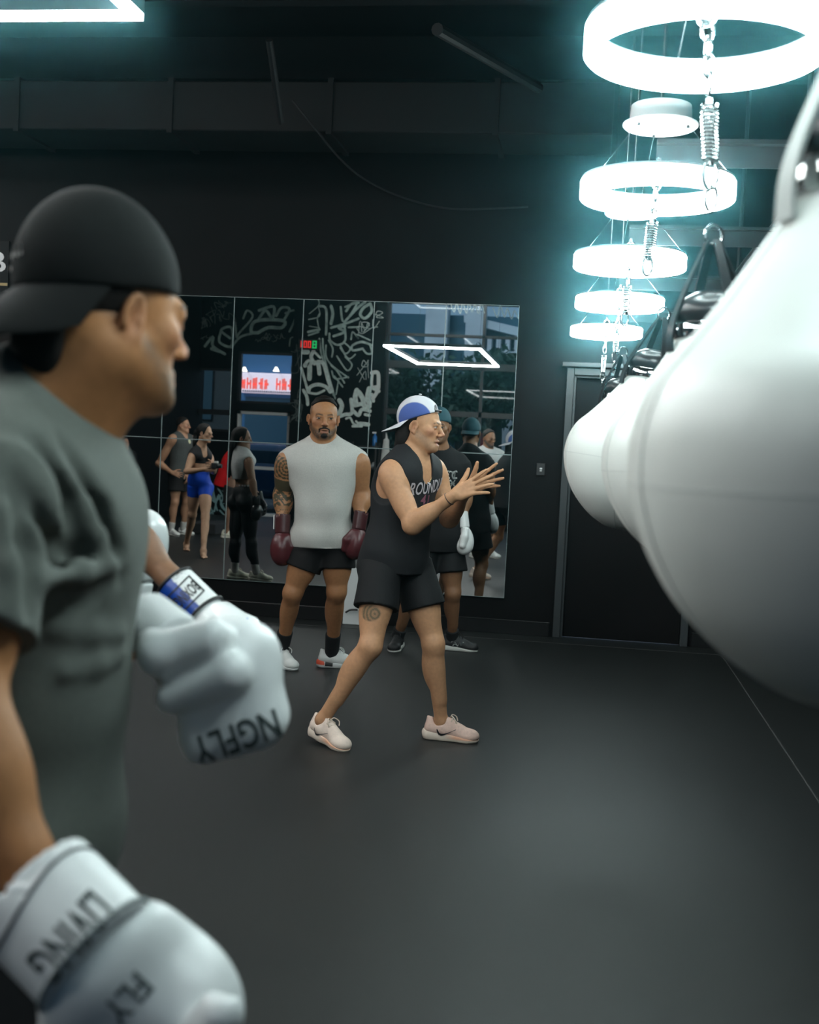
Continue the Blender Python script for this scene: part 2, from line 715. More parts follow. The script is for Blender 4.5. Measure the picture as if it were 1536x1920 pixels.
# mirrors: seven columns in two rows
MX1, MZ0, MZ1, MZS, MWID = -0.636, 0.29, 2.66, 1.458, 0.5935
names_col = ['first', 'second', 'third', 'fourth', 'fifth', 'sixth', 'seventh']
what_u = ['showing the leafy street window', 'above the cap of the pointing trainer', 'above the man in grey tee, scribbled pillar',
          'showing the lit red and white sign', 'beside the nose of the cap wearer', 'above the seam behind the cap wearer', 'hidden by the black cap']
what_l = ['ending the lower row by the black wall', 'behind the trainer in black vest', 'behind the man in grey tee',
          'showing the woman in black leggings', 'showing the woman in blue shorts', 'showing white triangle scrawl', 'behind the back of the near boxer']
for i in range(7):
    x1 = MX1 - i * MWID
    x0 = x1 - MWID
    for row, (z0, z1) in enumerate(((MZS, MZ1), (MZ0, MZS))):
        g = 0.0012
        o = MB().bx(x0 + g, x1 - g, W, W + .006, z0 + g, z1 - g).build('wall_mirror', MIRROR)
        tag(o, ('upper' if row == 0 else 'lower') + ' mirror panel, ' + names_col[i] + ' from the right end, ' + (what_u if row == 0 else what_l)[i],
            'mirror', 'frameless mirror panels on the black wall')
        e = MB()
        t = 0.0022
        for (a0, a1, b0, b1) in ((x0 + g, x0 + g + t, z0 + g, z1 - g), (x1 - g - t, x1 - g, z0 + g, z1 - g), (x0 + g, x1 - g, z0 + g, z0 + g + t), (x0 + g, x1 - g, z1 - g - t, z1 - g)):
            e.bx(a0, a1, W - .0015, W - .0002, b0, b1)
        e.build('polished_edge', EDGE, o)

# steel door in the far wall, right of the mirrors
FRAME_M = mat('grey door frame paint', (0.045, 0.05, 0.053, 1), 0.4, spec=.3)
d = empty('door_1', (DX0, W, 0))
d['kind'] = 'structure'
m = MB()
m.bx(DX0 - .06, DX0, W - .03, W + .12, 0, DZ + .06, .006)
m.bx(DX1, DX1 + .06, W - .03, W + .12, 0, DZ + .06, .006)
m.bx(DX0, DX1, W - .03, W + .12, DZ, DZ + .06, .006)
m.bx(DX0, DX0 + .02, W, W + .1, 0, DZ, .004)
m.bx(DX0 + .02, DX1, W, W + .1, DZ - .02, DZ, .004)
m.build('frame', FRAME_M, d)
MB().bx(DX0 + .02, DX1, W + .05, W + .09, 0.005, DZ - .02, .004).build('door_leaf', BLACK_WALL, d)
MB().bx(DX0 - .1, DX1 + .1, W - .07, W + .02, DZ + .062, DZ + .10, .008).build('drip_cap', FRAME_M, d)
MB().bx(DX0 + .8, DX0 + .86, W + .02, W + .05, .95, 1.1, .01).tube([V(DX0 + .83, W + .03, 1.03), V(DX0 + .83, W - .03, 1.03), V(DX0 + .72, W - .03, 1.03)], .01).build('handle', STEEL, d)

# small black wall switch with a white button
p = at(1014, 880, W + .02)
s = MB().box(p + V(0, -.006, 0), (.036, .006, .05), None, .004).build('wall_switch', mat('black switch plastic', (.015, .015, .016, 1), .3))
tag(s, 'small black wall switch with white button between mirrors and punch bags', 'switch')
MB().box(p + V(.002, -.014, .006), (.010, .004, .007), None, .002).box(p + V(.002, -.014, -.012), (.009, .003, .004), None, .002).build('button', WHITE_ENAMEL, s)

# white board leaning at the foot of the wall, a cable end on it
p0 = onfloor(662, 1171)
p0[1] = W - .09
b = empty('leaning_board', (p0[0], W - .08, 0), 'white board leaning on the wall behind the man in grey tee', 'board')
Rl = np.array(Matrix.Rotation(math.radians(6), 3, 'X').inverted())
MB().box(V(p0[0] - .01, W - .075, .235), (.075, .009, .235), Rl, .004).build('panel', mat('white board', (.78, .82, .82, 1), .35), b)
MB().tube(spline([V(p0[0] - .06, W - .12, .10), V(p0[0] - .02, W - .125, .125), V(p0[0] + .04, W - .125, .13)], 6), .008, 8).build('cable_end', mat('black cable', (.01, .01, .01, 1), .4), b)

# the edge of a sign on the far wall, cut by the frame
q = at(-15, 500, W + .02)
sg = empty('wall_sign', q, 'dark sign with white block letter behind the black cap', 'sign')
MB().box(q + V(0, -.008, 0), (.16, .008, .22), None, .004).build('board', mat('sign board', (.006, .006, .0065, 1), .6, spec=.2), sg)
MB().box(q + V(0, -.012, -.15), (.155, .006, .012)).build('tan_strip', mat('tan strip', srgb(165, 145, 95), .5), sg)
vs, fs = text_verts('B', .40, .2)
mesh_obj('lettering', q + np.stack([vs[:, 0] * .8 + .048, np.full(len(vs), -.018), vs[:, 1] * .62 + .03], 1), fs, mat('sign white', (.7, .72, .74, 1), .5), sg)

# ------------------------------------------------------------------ overhead: duct, joists, pipes and cables
dd = MB().bx(XL + .1, 0.02, 8.55, 9.15, 3.72, 4.08, .01)
for x in np.arange(XL + .8, 0, 1.2):
    dd.bx(x - .02, x + .02, 8.53, 9.17, 3.70, 4.10)
tag(dd.build('air_duct', DUCT), 'long dark rectangular air duct under the black ceiling by the mirror wall', 'duct')
for i, y in enumerate(np.arange(-2.0, 9.5, 1.6)):
    structure(MB().bx(XL, XR, y - .05, y + .05, 4.28, 4.6).build('trim_%d' % (i + 3), DECK))
a, b_ = at(505, 75, 7.0), at(527, 230, 7.4)
tag(MB().tube([a, b_], .022, 10).build('hanging_conduit', DUCT), 'short grey conduit hanging near the middle of the ceiling', 'conduit')
a, b_ = at(820, 55, 6.6), at(1010, 165, 8.4)
tag(MB().tube([a, b_], .035, 10).build('sprinkler_pipe', DUCT), 'slanting dark pipe under the ceiling left of the ring lights', 'pipe')
pts = [at(548, 188, 8.3), at(590, 240, 8.4), at(640, 300, 8.8), at(690, 340, 9.3), at(760, 372, 9.65), at(850, 392, 9.7), at(990, 388, 9.7)]
tag(MB().tube(spline(pts, 8), .008, 6).build('loose_cable', mat('grey cable', (.016, .016, .017, 1), .5, spec=.3)), 'thin grey cable drooping across the black wall above mirrors', 'cable')

# ------------------------------------------------------------------ LED frame lights
LED = mat('led diffuser', (.9, .95, .95, 1), .5, emit=(.93, 1.0, .99, 1), estr=LED_STR)
HOUSING = mat('fixture housing', (.02, .02, .02, 1), .4)


def frame_light(x0, x1, y0, y1, z, label):
    t = empty('frame_light', ((x0 + x1) / 2, (y0 + y1) / 2, z + .09), label, 'ceiling light', 'rectangular led frame lights')
    w = .020
    h, l = MB(), MB()
    for (a0, a1, b0, b1) in ((x0, x1, y0 - w, y0 + w), (x0, x1, y1 - w, y1 + w), (x0 - w, x0 + w, y0 - w, y1 + w), (x1 - w, x1 + w, y0 - w, y1 + w)):
        h.bx(a0, a1, b0, b1, z + .022, z + .065)
        l.bx(a0 + .002, a1 - .002, b0 + .002, b1 - .002, z, z + .022)
    h.build('housing', HOUSING, t)
    l.build('diffuser', LED, t)
    for x in (x0, x1):
        for y in (y0, y1):
            MB().tube([V(x, y, z + .065), V(x, y, ZC)], .0025, 6).build('suspension_wire', DKSTEEL, t)
    return t


frame_light(-2.78, -1.52, 0.7, 3.72, 2.80, 'white led frame light hanging over the boxers, its corner top left')

frame_light(-3.5, -2.3, -2.72, -2.0, 4.25, 'small white led frame light added out of view above the street door')  # added lamp, brightens the scrawled pillar from above
frame_light(-4.6, -3.2, 3.0, 6.0, 4.2, 'white led frame light added out of view over the left of the floor')  # added above the view as extra light on the trainer from the left

frame_light(-6.95, -5.6, 5.6, 8.4, 3.6, 'white led frame light added unseen at the left end of the mirror wall')  # added beyond the view to brighten the people seen in the mirrors

# ------------------------------------------------------------------ ring lights and punch bags
RINGL = mat('ring light diffuser', (.9, .95, .95, 1), .5, emit=(.80, 1.0, 1.0, 1), estr=RING_STR)
LEATHER = mat('white bag leather', (.80, .82, .78, 1), .38, noise=.03, nscale=8, bump=.06, bscale=90)
STRAP = mat('black strap leather', (.02, .022, .024, 1), .28)
STRAPW = mat('pale strap webbing', (.55, .58, .56, 1), .6)
CHROME = mat('chrome band', (.75, .78, .78, 1), .12, 1.0)
SEAM = mat('bag seam', (.66, .68, .65, 1), .5)
rings = [(.24, 1.28), (.20, 2.795), (.176, 4.32), (.13, 5.88), (.118, 7.43), (.06, 9.15)]
ring_says = ['above the nearest white bag', 'largest one in view, a spring hanging through it', 'second in view with white ceiling disc above',
             'middle one of the five in view', 'fourth in view along the row', 'smallest one above the door']
ZR, RR = 2.413, .268
for i, (x, y) in enumerate(rings):
    t = empty('ring_light', (x, y, 2.66), 'glowing white led ring light ' + ring_says[i], 'ring light', 'ring lights over the bag row')
    l, hsg = MB(), MB()
    n = 64
    prof = [(RR - .022, .034), (RR - .026, .028), (RR - .026, -.03), (RR - .02, -.036), (RR - .006, -.036), (RR, -.03), (RR, .028), (RR - .004, .034)]
    l.lathe(prof, (x, y, ZR), n)
    o = l.build('diffuser', RINGL, t, True)
    hsg.lathe([(RR - .022, .034), (RR - .022, .042), (RR - .004, .042), (RR - .004, .034)], (x, y, ZR), n)
    hsg.build('housing', WHITE_ENAMEL, t, True)
    cy = MB().lathe([(0, .0), (.125, .0), (.132, .006), (.132, .012), (.110, .016), (.105, .075), (0, .075)], (x, y + .05, 2.645), 40)
    auto_smooth(cy.build('canopy', WHITE_ENAMEL, t), 30)
    for k in range(3):
        a = math.radians(100 + 120 * k)
        c0 = V(x + .1 * math.cos(a), y + .05 + .1 * math.sin(a), 2.646)
        wr = MB().tube([c0, V(x + (RR - .013) * math.cos(a), y + (RR - .013) * math.sin(a), ZR + .04)], .0016, 6).build('suspension_wire', STEEL, t)
        MB().tube([c0 + V(0, 0, -.01), c0], .005, 8).build('screw', DKSTEEL, wr)
    MB().tube([V(x, y + .05, 2.72), V(x, y + .05, ZC)], .006, 8).build('stem', STEEL, t)


def link(mb, c, rx, rz, ang, r):
    """an oval chain link about c, in a vertical plane turned by ang"""
    a = V(math.cos(ang), math.sin(ang), 0)
    pts = [c + a * (rx * math.cos(u)) + V(0, 0, rz * math.sin(u)) for u in np.linspace(0, 2 * math.pi, 17)[:-1]]
    mb.tube(pts, r, 6, closed=True)


# hangers: a steel bracket per bag, then chain, spring and bag (the row hangs on one beam to the right)
tag(MB().bx(.95, 1.07, .2, W, 2.60, 2.78).bx(.90, 1.12, .2, W, 2.59, 2.60).bx(.90, 1.12, .2, W, 2.78, 2.79).build('bag_beam', DKSTEEL), 'dark steel beam carrying the bag brackets beside the ring lights', 'beam')
for y in (.6, 3.5, 6.5, 9.3):
    tag(MB().tube([V(1.01, y, 2.79), V(1.01, y, ZC)], .015, 8).build('beam_hanger', DKSTEEL), 'black hanger rod between bag beam and ceiling', 'rod', 'hanger rods of the bag beam')
profile = [(0, 1.222), (.05, 1.226), (.10, 1.247), (.145, 1.28), (.188, 1.325), (.22, 1.38), (.237, 1.43), (.2415, 1.47), (.236, 1.515), (.218, 1.56), (.185, 1.60),
           (.150, 1.645), (.112, 1.70), (.085, 1.742), (.078, 1.752), (0, 1.752)]


def smooth_profile(pr, n=4):
    s = spline([V(a, b, 0) for a, b in pr[:-1]], n)
    return [(max(0, q[0]), q[1]) for q in s] + [pr[-1]]


bags = [(.280, 1.30), (.265, 2.795), (.145, 4.25), (.12, 5.88), None, None]
bag_says = ['nearest white teardrop punch bag filling the right edge', 'white teardrop punch bag second from the camera', 'white teardrop punch bag farthest to the left, hanging aslant',
            'white teardrop punch bag hidden behind the others']
chain_says = ['of the nearest bag', 'with the big spring through the largest ring light', 'through the second ring light', 'through the middle ring light', 'through the fourth ring light', 'with an empty hook before the door']
for i, (x, y) in enumerate(rings):
    bg = bags[i]
    # bracket
    br = MB().bx(x - .01, .98, y - .022, y + .022, 2.575, 2.59).bx(x - .01, .98, y + .016, y + .022, 2.50, 2.575)
    tag(br.build('hanging_bracket', DKSTEEL), 'grey steel bracket arm holding the chain ' + chain_says[i], 'bracket', 'bag bracket arms')
    top = V(x, y, 2.49)
    if i == 1:
        end = V(x + .035, y, 2.06)
    elif bg is not None:
        end = lerp(top, V(bg[0], bg[1], 1.96), .72)
    else:
        end = V(x - .012, y, 2.0 if i == 4 else 1.99)
    ch = empty('bag_chain', top + V(0, 0, .04), 'steel spring chain ' + chain_says[i], 'chain', 'spring chains of the bag row')
    L = np.linalg.norm(end - top)
    dirn = (end - top) / L
    sh, sp, hk = MB(), MB(), MB()
    link(sh, top + V(0, 0, -.01), .022, .03, 0, .006)
    sh.tube([top + V(0, -.02, .028), top + V(0, .02, .028)], .008, 8)
    sh.build('shackle', STEEL, ch)
    zz, k = .05, 0
    s0, s1 = L * .5, L * .5 + .125
    while zz < s0 - .01:
        link(hk, top + dirn * zz, .013, .026, k * math.pi / 2 + .3, .0045)
        zz += .040
        k += 1
    hk.build('link', STEEL, ch)
    N = 15
    pts = [top + dirn * (s0 + (s1 - s0) * u) + V(.0175 * math.cos(2 * math.pi * N * u), .0175 * math.sin(2 * math.pi * N * u), 0) for u in np.linspace(0, 1, N * 14)]
    sp.tube(pts, .0030, 5)
    sp.tube([top + dirn * (s0 - .012), top + dirn * (s0 + .01)], .008, 8).tube([top + dirn * (s1 - .01), top + dirn * (s1 + .012)], .008, 8)
    sp.build('spring', STEEL, ch)
    h2 = MB()
    zz = s1 + .03
    link(h2, top + dirn * zz, .017, .034, 0.2, .005)
    zz += .055
    while zz < L:
        link(h2, top + dirn * zz, .013, .028, k * math.pi / 2, .0045)
        zz += .042
        k += 1
    h2.build('hook', STEEL, ch)
    if bg is None:
        continue
    bx_, by_ = bg
    t = empty('punch_bag', (bx_, by_, 1.222), bag_says[i], 'punch bag', 'white teardrop punch bags')
    top2 = V(bx_ + .3 * (x - bx_), by_ + .3 * (y - by_), 1.97)
    ax_ = nrm(top2 - V(bx_, by_, 1.47))
    if i == 2:
        ax_ = nrm(V(.15, .03, 1))
    Rb = frame(np.cross(V(1, 0, 0), ax_) * -1, ax_)
    cb = V(bx_, by_, 1.47)
    prof = [(r, z - 1.47) for r, z in smooth_profile(profile)]
    MB().lathe(prof, cb, 72, Rb).build('body', LEATHER, t, True)
    sm = MB()
    for kx in range(6):
        a = 2 * math.pi * (kx + .3) / 6
        sm.tube([cb + Rb @ V((r + .0002) * math.cos(a), (r + .0002) * math.sin(a), z) for r, z in prof[2:-2]], .0012, 5)
    rr_ = [(r, z) for r, z in prof if abs(z + .005) < .02][0]
    sm.tube([cb + Rb @ V(rr_[0] * math.cos(a), rr_[0] * math.sin(a), rr_[1]) for a in np.linspace(0, 2 * math.pi, 65)[:-1]], .0010, 5, closed=True)
    sm.build('seam', SEAM, t, True)
    MB().lathe([(.0, .278), (.082, .278), (.086, .284), (.086, .312), (.078, .318), (0, .318)], cb, 40, Rb).build('collar', CHROME, t, True)
    MB().lathe([(.078, .315), (.088, .335), (.075, .365), (.04, .385), (0, .39)], cb, 40, Rb).build('top_cap', STRAP, t, True)
    stp = MB()
    for kx in range(4):
        a = math.pi * (kx + .25) / 2
        e = Rb @ V(math.cos(a), math.sin(a), 0)
        side = Rb @ V(-math.sin(a), math.cos(a), 0)
        prev = spline([cb + e * .10 + Rb @ V(0, 0, .25), cb + e * .095 + Rb @ V(0, 0, .31), cb + e * .055 + Rb @ V(0, 0, .41), cb + e * .012 + Rb @ V(0, 0, .50)], 6)
        n0 = len(stp.v)
        w_ = .016
        nn = [nrm(np.cross(side, prev[min(j + 1, len(prev) - 1)] - prev[max(j - 1, 0)])) for j in range(len(prev))]
        for j, q in enumerate(prev):
            ww = w_ * (1 - .5 * j / len(prev))
            stp.v += [q - side * ww, q + side * ww, q + side * ww + nn[j] * .005, q - side * ww + nn[j] * .005]
        for j in range(len(prev) - 1):
            a0, b0 = n0 + j * 4, n0 + j * 4 + 4
            stp.f += [[a0 + q, a0 + (q + 1) % 4, b0 + (q + 1) % 4, b0 + q] for q in range(4)]
    auto_smooth(stp.build('hanging_strap', STRAPW if i == 0 else STRAP, t), 40)
    rg = MB()
    link(rg, cb + Rb @ V(0, 0, .515), .022, .022, .4, .004)
    rg.build('strap_ring', STEEL, t)
# ------------------------------------------------------------------ the street side of the gym, behind the photographer (seen in the mirrors)
FLIP[0] = True                # laid out as the mirrors show it, built where it really stands
YV = 2 * W - YB


def vx(px, py=720, Y=YV):
    return at(px, py, Y)[0]


def vz(px, py, Y=YV):
    return at(px, py, Y)[2]


GLASSM = bpy.data.materials.new('window glass')
GLASSM.use_nodes = True
nt = GLASSM.node_tree
nt.nodes.remove(nt.nodes['Principled BSDF'])
tr = nt.nodes.new('ShaderNodeBsdfTransparent')
tr.inputs['Color'].default_value = (.86, .93, .95, 1)
gl = nt.nodes.new('ShaderNodeBsdfGlossy')
gl.inputs['Roughness'].default_value = 0.02
mx = nt.nodes.new('ShaderNodeMixShader')
mx.inputs[0].default_value = 0.07
nt.links.new(tr.outputs[0], mx.inputs[1])
nt.links.new(gl.outputs[0], mx.inputs[2])
nt.links.new(mx.outputs[0], nt.nodes['Material Output'].inputs['Surface'])
BLKFRAME = mat('black window frame', (.012, .012, .013, 1), .4)
WHITEFRAME = mat('white door frame', (.62, .66, .66, 1), .4)

xa, xb, xc, xd_ = vx(60, 740), vx(436), vx(549), vx(722)
xe = XR
z1b, z1t = vz(350, 806), vz(350, 688)
z2b, z2t = vz(495, 757), vz(495, 660)
zdt = vz(495, 772)
z3t = vz(840, 566)
z3b = .25
zl = [z1b, z1t]
w_ = MB()
w_.bx(XL - .2, xa, YV, YV + .22, 0, ZC)                       # far end
w_.bx(xa, xb, YV, YV + .22, z1t, ZC).bx(xa, xb, YV, YV + .22, 0, z1b)
w_.bx(xb, xb + .10, YV, YV + .22, 0, ZC)
w_.bx(xb + .10, xc, YV, YV + .22, z2t, ZC).bx(xb + .10, xc, YV, YV + .22, zdt, z2b)
w_.bx(xc, xd_, YV - .12, YV + .22, 0, ZC)                      # the scrawled pillar
w_.bx(xd_, xe, YV, YV + .22, z3t, ZC).bx(xd_, xe, YV, YV + .22, 0, z3b)
ws = structure(w_.build('wall_south', BLACK_WALL))


def window(name, x0, x1, z0, z1, mull=(), trans=(), fm=BLKFRAME, t=.045):
    o = empty(name, ((x0 + x1) / 2, YV + .1, z0))
    o['kind'] = 'structure'
    f = MB()
    f.bx(x0, x0 + t, YV + .02, YV + .14, z0, z1).bx(x1 - t, x1, YV + .02, YV + .14, z0, z1)
    f.bx(x0, x1, YV + .02, YV + .14, z0, z0 + t).bx(x0, x1, YV + .02, YV + .14, z1 - t, z1)
    for x in mull:
        f.bx(x - t * .6, x + t * .6, YV + .03, YV + .13, z0, z1)
    for z, h in trans:
        f.bx(x0, x1, YV + .03, YV + .13, z - h / 2, z + h / 2)
    f.build('frame', fm, o)
    MB().bx(x0, x1, YV + .075, YV + .083, z0, z1).build('pane', GLASSM, o)
    return o


window('window_1', xa, xb, z1b, z1t, mull=(vx(348), vx(250)), trans=((vz(350, 770), .10),))
window('window_2', xb + .10, xc, z2b, z2t)
window('window_3', xd_, xe, z3b, z3t, mull=(vx(906, 650), vx(1085, 700)), trans=((vz(780, 627), .05), (vz(800, 684), .13), (vz(850, 776), .10)))
# glazed street door with a pale frame
dr = window('door_2', xb + .12, xc - .02, 0.02, zdt, trans=((.95, .06),), fm=WHITEFRAME, t=.06)

# ---- spray scrawls on the black wall: strokes read off the mirror, laid on the wall itself
up_n = V(0, -1, 0)


def strokes(name, lst, m, yv, parent, th=.003):
    b = MB()
    for wd, pts in lst:
        P = [at(x, y, yv) for x, y in pts]
        P = spline(P, 5) if len(P) > 2 else P
        b.ribbon(P, wd * yv / FPX, up_n, th)
        th += .00025
    return b.build(name, m, parent)


def q6(l, ox=560, oy=560, s=6.4):        # strokes noted in an enlarged crop
    return [(w / s, [(ox + x / s, oy + y / s) for x, y in p]) for w, p in l]


yp = YV - .121
pil_dim = q6([(12, [(130, 180), (240, 80), (235, 0)]), (14, [(120, 250), (250, 210), (235, 90)]), (14, [(240, 340), (225, 240), (250, 180)]), (12, [(130, 330), (250, 350)]),
              (30, [(115, 400), (250, 370)]), (22, [(120, 440), (240, 400)]), (30, [(250, 90), (330, 130), (330, 430)]), (38, [(390, 90), (410, 180), (390, 300)]),
              (26, [(505, 100), (545, 280), (700, 60), (560, 100)]), (30, [(570, 150), (640, 60), (720, 50)]), (30, [(560, 270), (700, 120), (800, 40)]),
              (34, [(860, 60), (780, 110), (740, 190), (800, 235), (880, 150), (860, 60)]), (28, [(390, 350), (560, 300), (720, 240)]),
              (30, [(560, 330), (480, 350), (550, 400), (420, 450)]), (26, [(550, 320), (560, 500), (470, 555), (380, 500), (370, 420)]), (22, [(600, 345), (720, 340)]),
              (18, [(630, 490), (650, 400), (720, 480), (700, 430), (860, 500)]), (20, [(360, 500), (410, 600), (400, 700)]), (20, [(500, 560), (560, 660), (620, 600), (540, 520)]),
              (28, [(880, 560), (760, 520), (650, 560), (650, 620), (770, 600)]), (24, [(770, 600), (820, 660), (880, 650), (860, 560)]), (18, [(500, 590), (600, 720), (680, 670)]),
              (22, [(250, 480), (270, 640), (300, 760), (420, 1160)]), (20, [(290, 480), (310, 700), (440, 1200)]), (18, [(330, 560), (330, 690), (400, 800), (600, 950)]),
              (20, [(390, 800), (470, 880), (550, 1010)]), (18, [(400, 870), (440, 960), (600, 940)]), (20, [(460, 690), (580, 860), (640, 790), (560, 700)]),
              (18, [(430, 930), (530, 1060)]), (16, [(480, 980), (450, 1150)])])
pil_fine = q6([(9, [(720, 420), (740, 270), (800, 380), (830, 290), (850, 330)]), (9, [(720, 330), (860, 360)]), (10, [(760, 400), (760, 290), (850, 300), (780, 400)]),
               (9, [(700, 360), (760, 420), (880, 350), (950, 340)]), (9, [(890, 250), (900, 360), (970, 270)]), (9, [(920, 200), (950, 150), (1010, 170), (930, 220), (1020, 230), (930, 190)]),
               (10, [(820, 790), (780, 740), (760, 810), (830, 810), (830, 740)]), (9, [(710, 830), (790, 970)]), (9, [(840, 740), (700, 920)]), (9, [(730, 1000), (800, 870), (810, 970)]), (9, [(830, 790), (840, 950)])])
pil_bright = q6([(60, [(80, 800), (130, 760), (130, 960)]), (52, [(150, 770), (230, 780), (250, 900)]), (50, [(230, 760), (300, 780), (350, 950), (400, 1110)]), (34, [(30, 830), (70, 960), (110, 1110)]),
                 (44, [(120, 1120), (140, 1060), (230, 1030), (330, 1060), (380, 1120)]), (40, [(60, 1100), (100, 1180), (110, 1270)]), (30, [(130, 1130), (220, 1140), (310, 1100)]),
                 (46, [(180, 630), (150, 700), (190, 780)]), (30, [(180, 630), (260, 710)]), (60, [(60, 640), (110, 640)]),
                 (56, [(490, 1220), (520, 1290), (480, 1400)]), (44, [(470, 1420), (560, 1390), (640, 1370), (630, 1210)]), (60, [(700, 1100), (680, 1180), (690, 1260)]),
                 (60, [(720, 1120), (770, 1200), (790, 1290), (850, 1290)]), (50, [(680, 1280), (760, 1260)]), (44, [(660, 1350), (720, 1400), (760, 1330), (860, 1350)]),
                 (64, [(850, 1080), (830, 1180), (850, 1260)]), (50, [(880, 1060), (960, 1110)]), (40, [(880, 1150), (900, 1230)]),
                 (26, [(570, 1440), (620, 1430), (660, 1500), (730, 1520), (690, 1470)]), (50, [(740, 1500), (840, 1510)]), (30, [(650, 1530), (760, 1530)]), (36, [(800, 1390), (850, 1400)])])
pil_big = q6([(46, [(880, 890), (950, 890), (960, 1000), (950, 1100), (890, 1200)]), (34, [(885, 900), (880, 1050), (950, 1050)])])
g1 = strokes('spray_scrawl', pil_dim, mat('teal grey spray paint', (.34, .46, .43, 1), .7, noise=.35, nscale=10), yp, ws)
g2 = strokes('spray_tag', pil_fine, SPRAY, yp - .008, ws)
g3 = strokes('bubble_scrawl', pil_bright, mat('pale mint spray paint', (.68, .80, .76, 1), .7, noise=.2, nscale=14), yp - .014, ws)
g4 = strokes('bubble_scrawl', pil_big, SPRAYWHITE, yp - .020, ws)


def q4(l):
    return q6(l, 340, 550, 4.042)


up_l = q4([(22, [(180, 400), (240, 330), (240, 400), (330, 460)]), (20, [(300, 290), (290, 370), (380, 400), (380, 260), (300, 280), (370, 340)]), (16, [(470, 190), (500, 130), (540, 180), (440, 300), (420, 330), (410, 220)]),
           (26, [(580, 300), (530, 290), (550, 220), (640, 200), (780, 210), (760, 260), (660, 260), (580, 300)]), (22, [(590, 130), (700, 100), (690, 190), (640, 130), (590, 190)]),
           (20, [(720, 170), (760, 110), (820, 120), (780, 200)]), (16, [(790, 150), (860, 130), (860, 200), (820, 290)]), (18, [(380, 410), (450, 330), (560, 300)]), (14, [(880, 300), (930, 230)]),
           (10, [(820, 400), (830, 340), (870, 340), (860, 400), (870, 340), (910, 340), (900, 390)]), (26, [(230, 420), (290, 440)])])
strokes('spray_scrawl', up_l, mat('dull green grey spray paint', (.20, .29, .27, 1), .7, noise=.35, nscale=8), YV - .001, ws)
rs = np.random.RandomState(3)
thin = []
for k in range(34):                                              # small loose pen tags, high on the wall
    x, y = 30 + rs.rand() * 330, 60 + rs.rand() * 300
    if x > 200 and y > 200:
        continue
    n = rs.randint(4, 8)
    thin.append((5, [(x + 12 * j + rs.randn() * 16, y + rs.randn() * 24) for j in range(n)]))
for k in range(10):
    x, y = 520 + rs.rand() * 240, 320 + rs.rand() * 40
    thin.append((4, [(x + 10 * j, y + rs.randn() * 10) for j in range(5)]))
strokes('pen_tag', q4(thin), SPRAYDIM, YV - .003, ws)
zz = []
for x0, y0, n, s in ((845, 576, 12, 6), (925, 584, 9, 7)):
    zz.append((1.5, [(x0 + j * s * .95 + (j % 2), y0 + (12 if j % 2 else -6) + rs.randn() * 2) for j in range(n)]))
strokes('pen_tag', zz, SPRAY, YV - .002, ws)
ex = []
for k in range(12):                                              # tags between sign window and pillar, beside the door
    x, y = 551 + rs.rand() * 10, 665 + rs.rand() * 150
    ex.append((1.4, [(x + rs.randn() * 7, y + rs.randn() * 12) for j in range(4)]))
strokes('pen_tag', ex, SPRAYDIM, yp - .001, ws)


def q64(l):
    return q6(l, 190, 760, 6.4)


low = q64([(26, [(520, 720), (380, 850)]), (26, [(520, 720), (640, 930)]), (26, [(380, 870), (620, 890)]), (24, [(390, 870), (560, 1090)]), (22, [(640, 860), (760, 850)]), (22, [(700, 800), (760, 880)]),
           (12, [(410, 940), (400, 1010)]), (12, [(435, 980), (415, 1050)]), (12, [(460, 1010), (440, 1080)]),
           (16, [(260, 640), (330, 590), (340, 690), (280, 620), (380, 640), (420, 590), (440, 690), (500, 600)]), (16, [(350, 720), (450, 640), (500, 590), (420, 600)]), (14, [(420, 730), (500, 670)]),
           (12, [(200, 580), (240, 580), (250, 620)]), (16, [(330, 660), (400, 620), (440, 700)])])
strokes('white_scrawl', low, SPRAYWHITE, YV - .006, ws)
low2 = []
for k in range(16):
    x, y = 385 + rs.rand() * 40, 925 + rs.rand() * 60
    low2.append((3.2, [(x + rs.randn() * 5, y - 14), (x + rs.randn() * 6, y), (x + rs.randn() * 6, y + 14)]))
strokes('white_scrawl', low2, mat('teal spray paint', (.20, .36, .38, 1), .7), YV - .004, ws)

# round timer with lit digits on the pillar
pt = at(580, 646, yp - .03)
tm = empty('wall_timer', pt, 'black wall timer with red digits on the scrawled pillar', 'timer')
MB().box(pt, (.21, .03, .10), None, .012).build('casing', mat('timer casing', (.008, .008, .008, 1), .3), tm)
RED = mat('red led digits', (.5, .02, .02, 1), .5, emit=(1, .05, .04, 1), estr=.6)
GRN = mat('green led digits', (.02, .4, .1, 1), .5, emit=(.03, .8, .25, 1), estr=.4)


def seg_digit(b, c, w, h, segs, t=.008):
    x0, x1 = -w / 2, w / 2
    S_ = dict(a=(x0, x1, h / 2, h / 2), d=(x0, x1, -h / 2, -h / 2), g=(x0, x1, 0, 0), f=(x0, x0, 0, h / 2), b=(x1, x1, 0, h / 2), e=(x0, x0, -h / 2, 0), c=(x1, x1, -h / 2, 0))
    for s in segs:
        a0, a1, b0, b1 = S_[s]
        b.bx(c[0] + min(a0, a1) - t, c[0] + max(a0, a1) + t, c[1] - .003, c[1], c[2] + min(b0, b1) - t, c[2] + max(b0, b1) + t)


r_, g_ = MB(), MB()
seg_digit(r_, pt + V(-.15, -.031, 0), .0, .11, 'bc')
for dx in (-.07, .01):
    seg_digit(r_, pt + V(dx, -.031, 0), .045, .11, 'abcdef')
seg_digit(g_, pt + V(.11, -.031, 0), .06, .12, 'abcdefg', .012)
r_.build('red_digit', RED, tm)
g_.build('green_digit', GRN, tm)

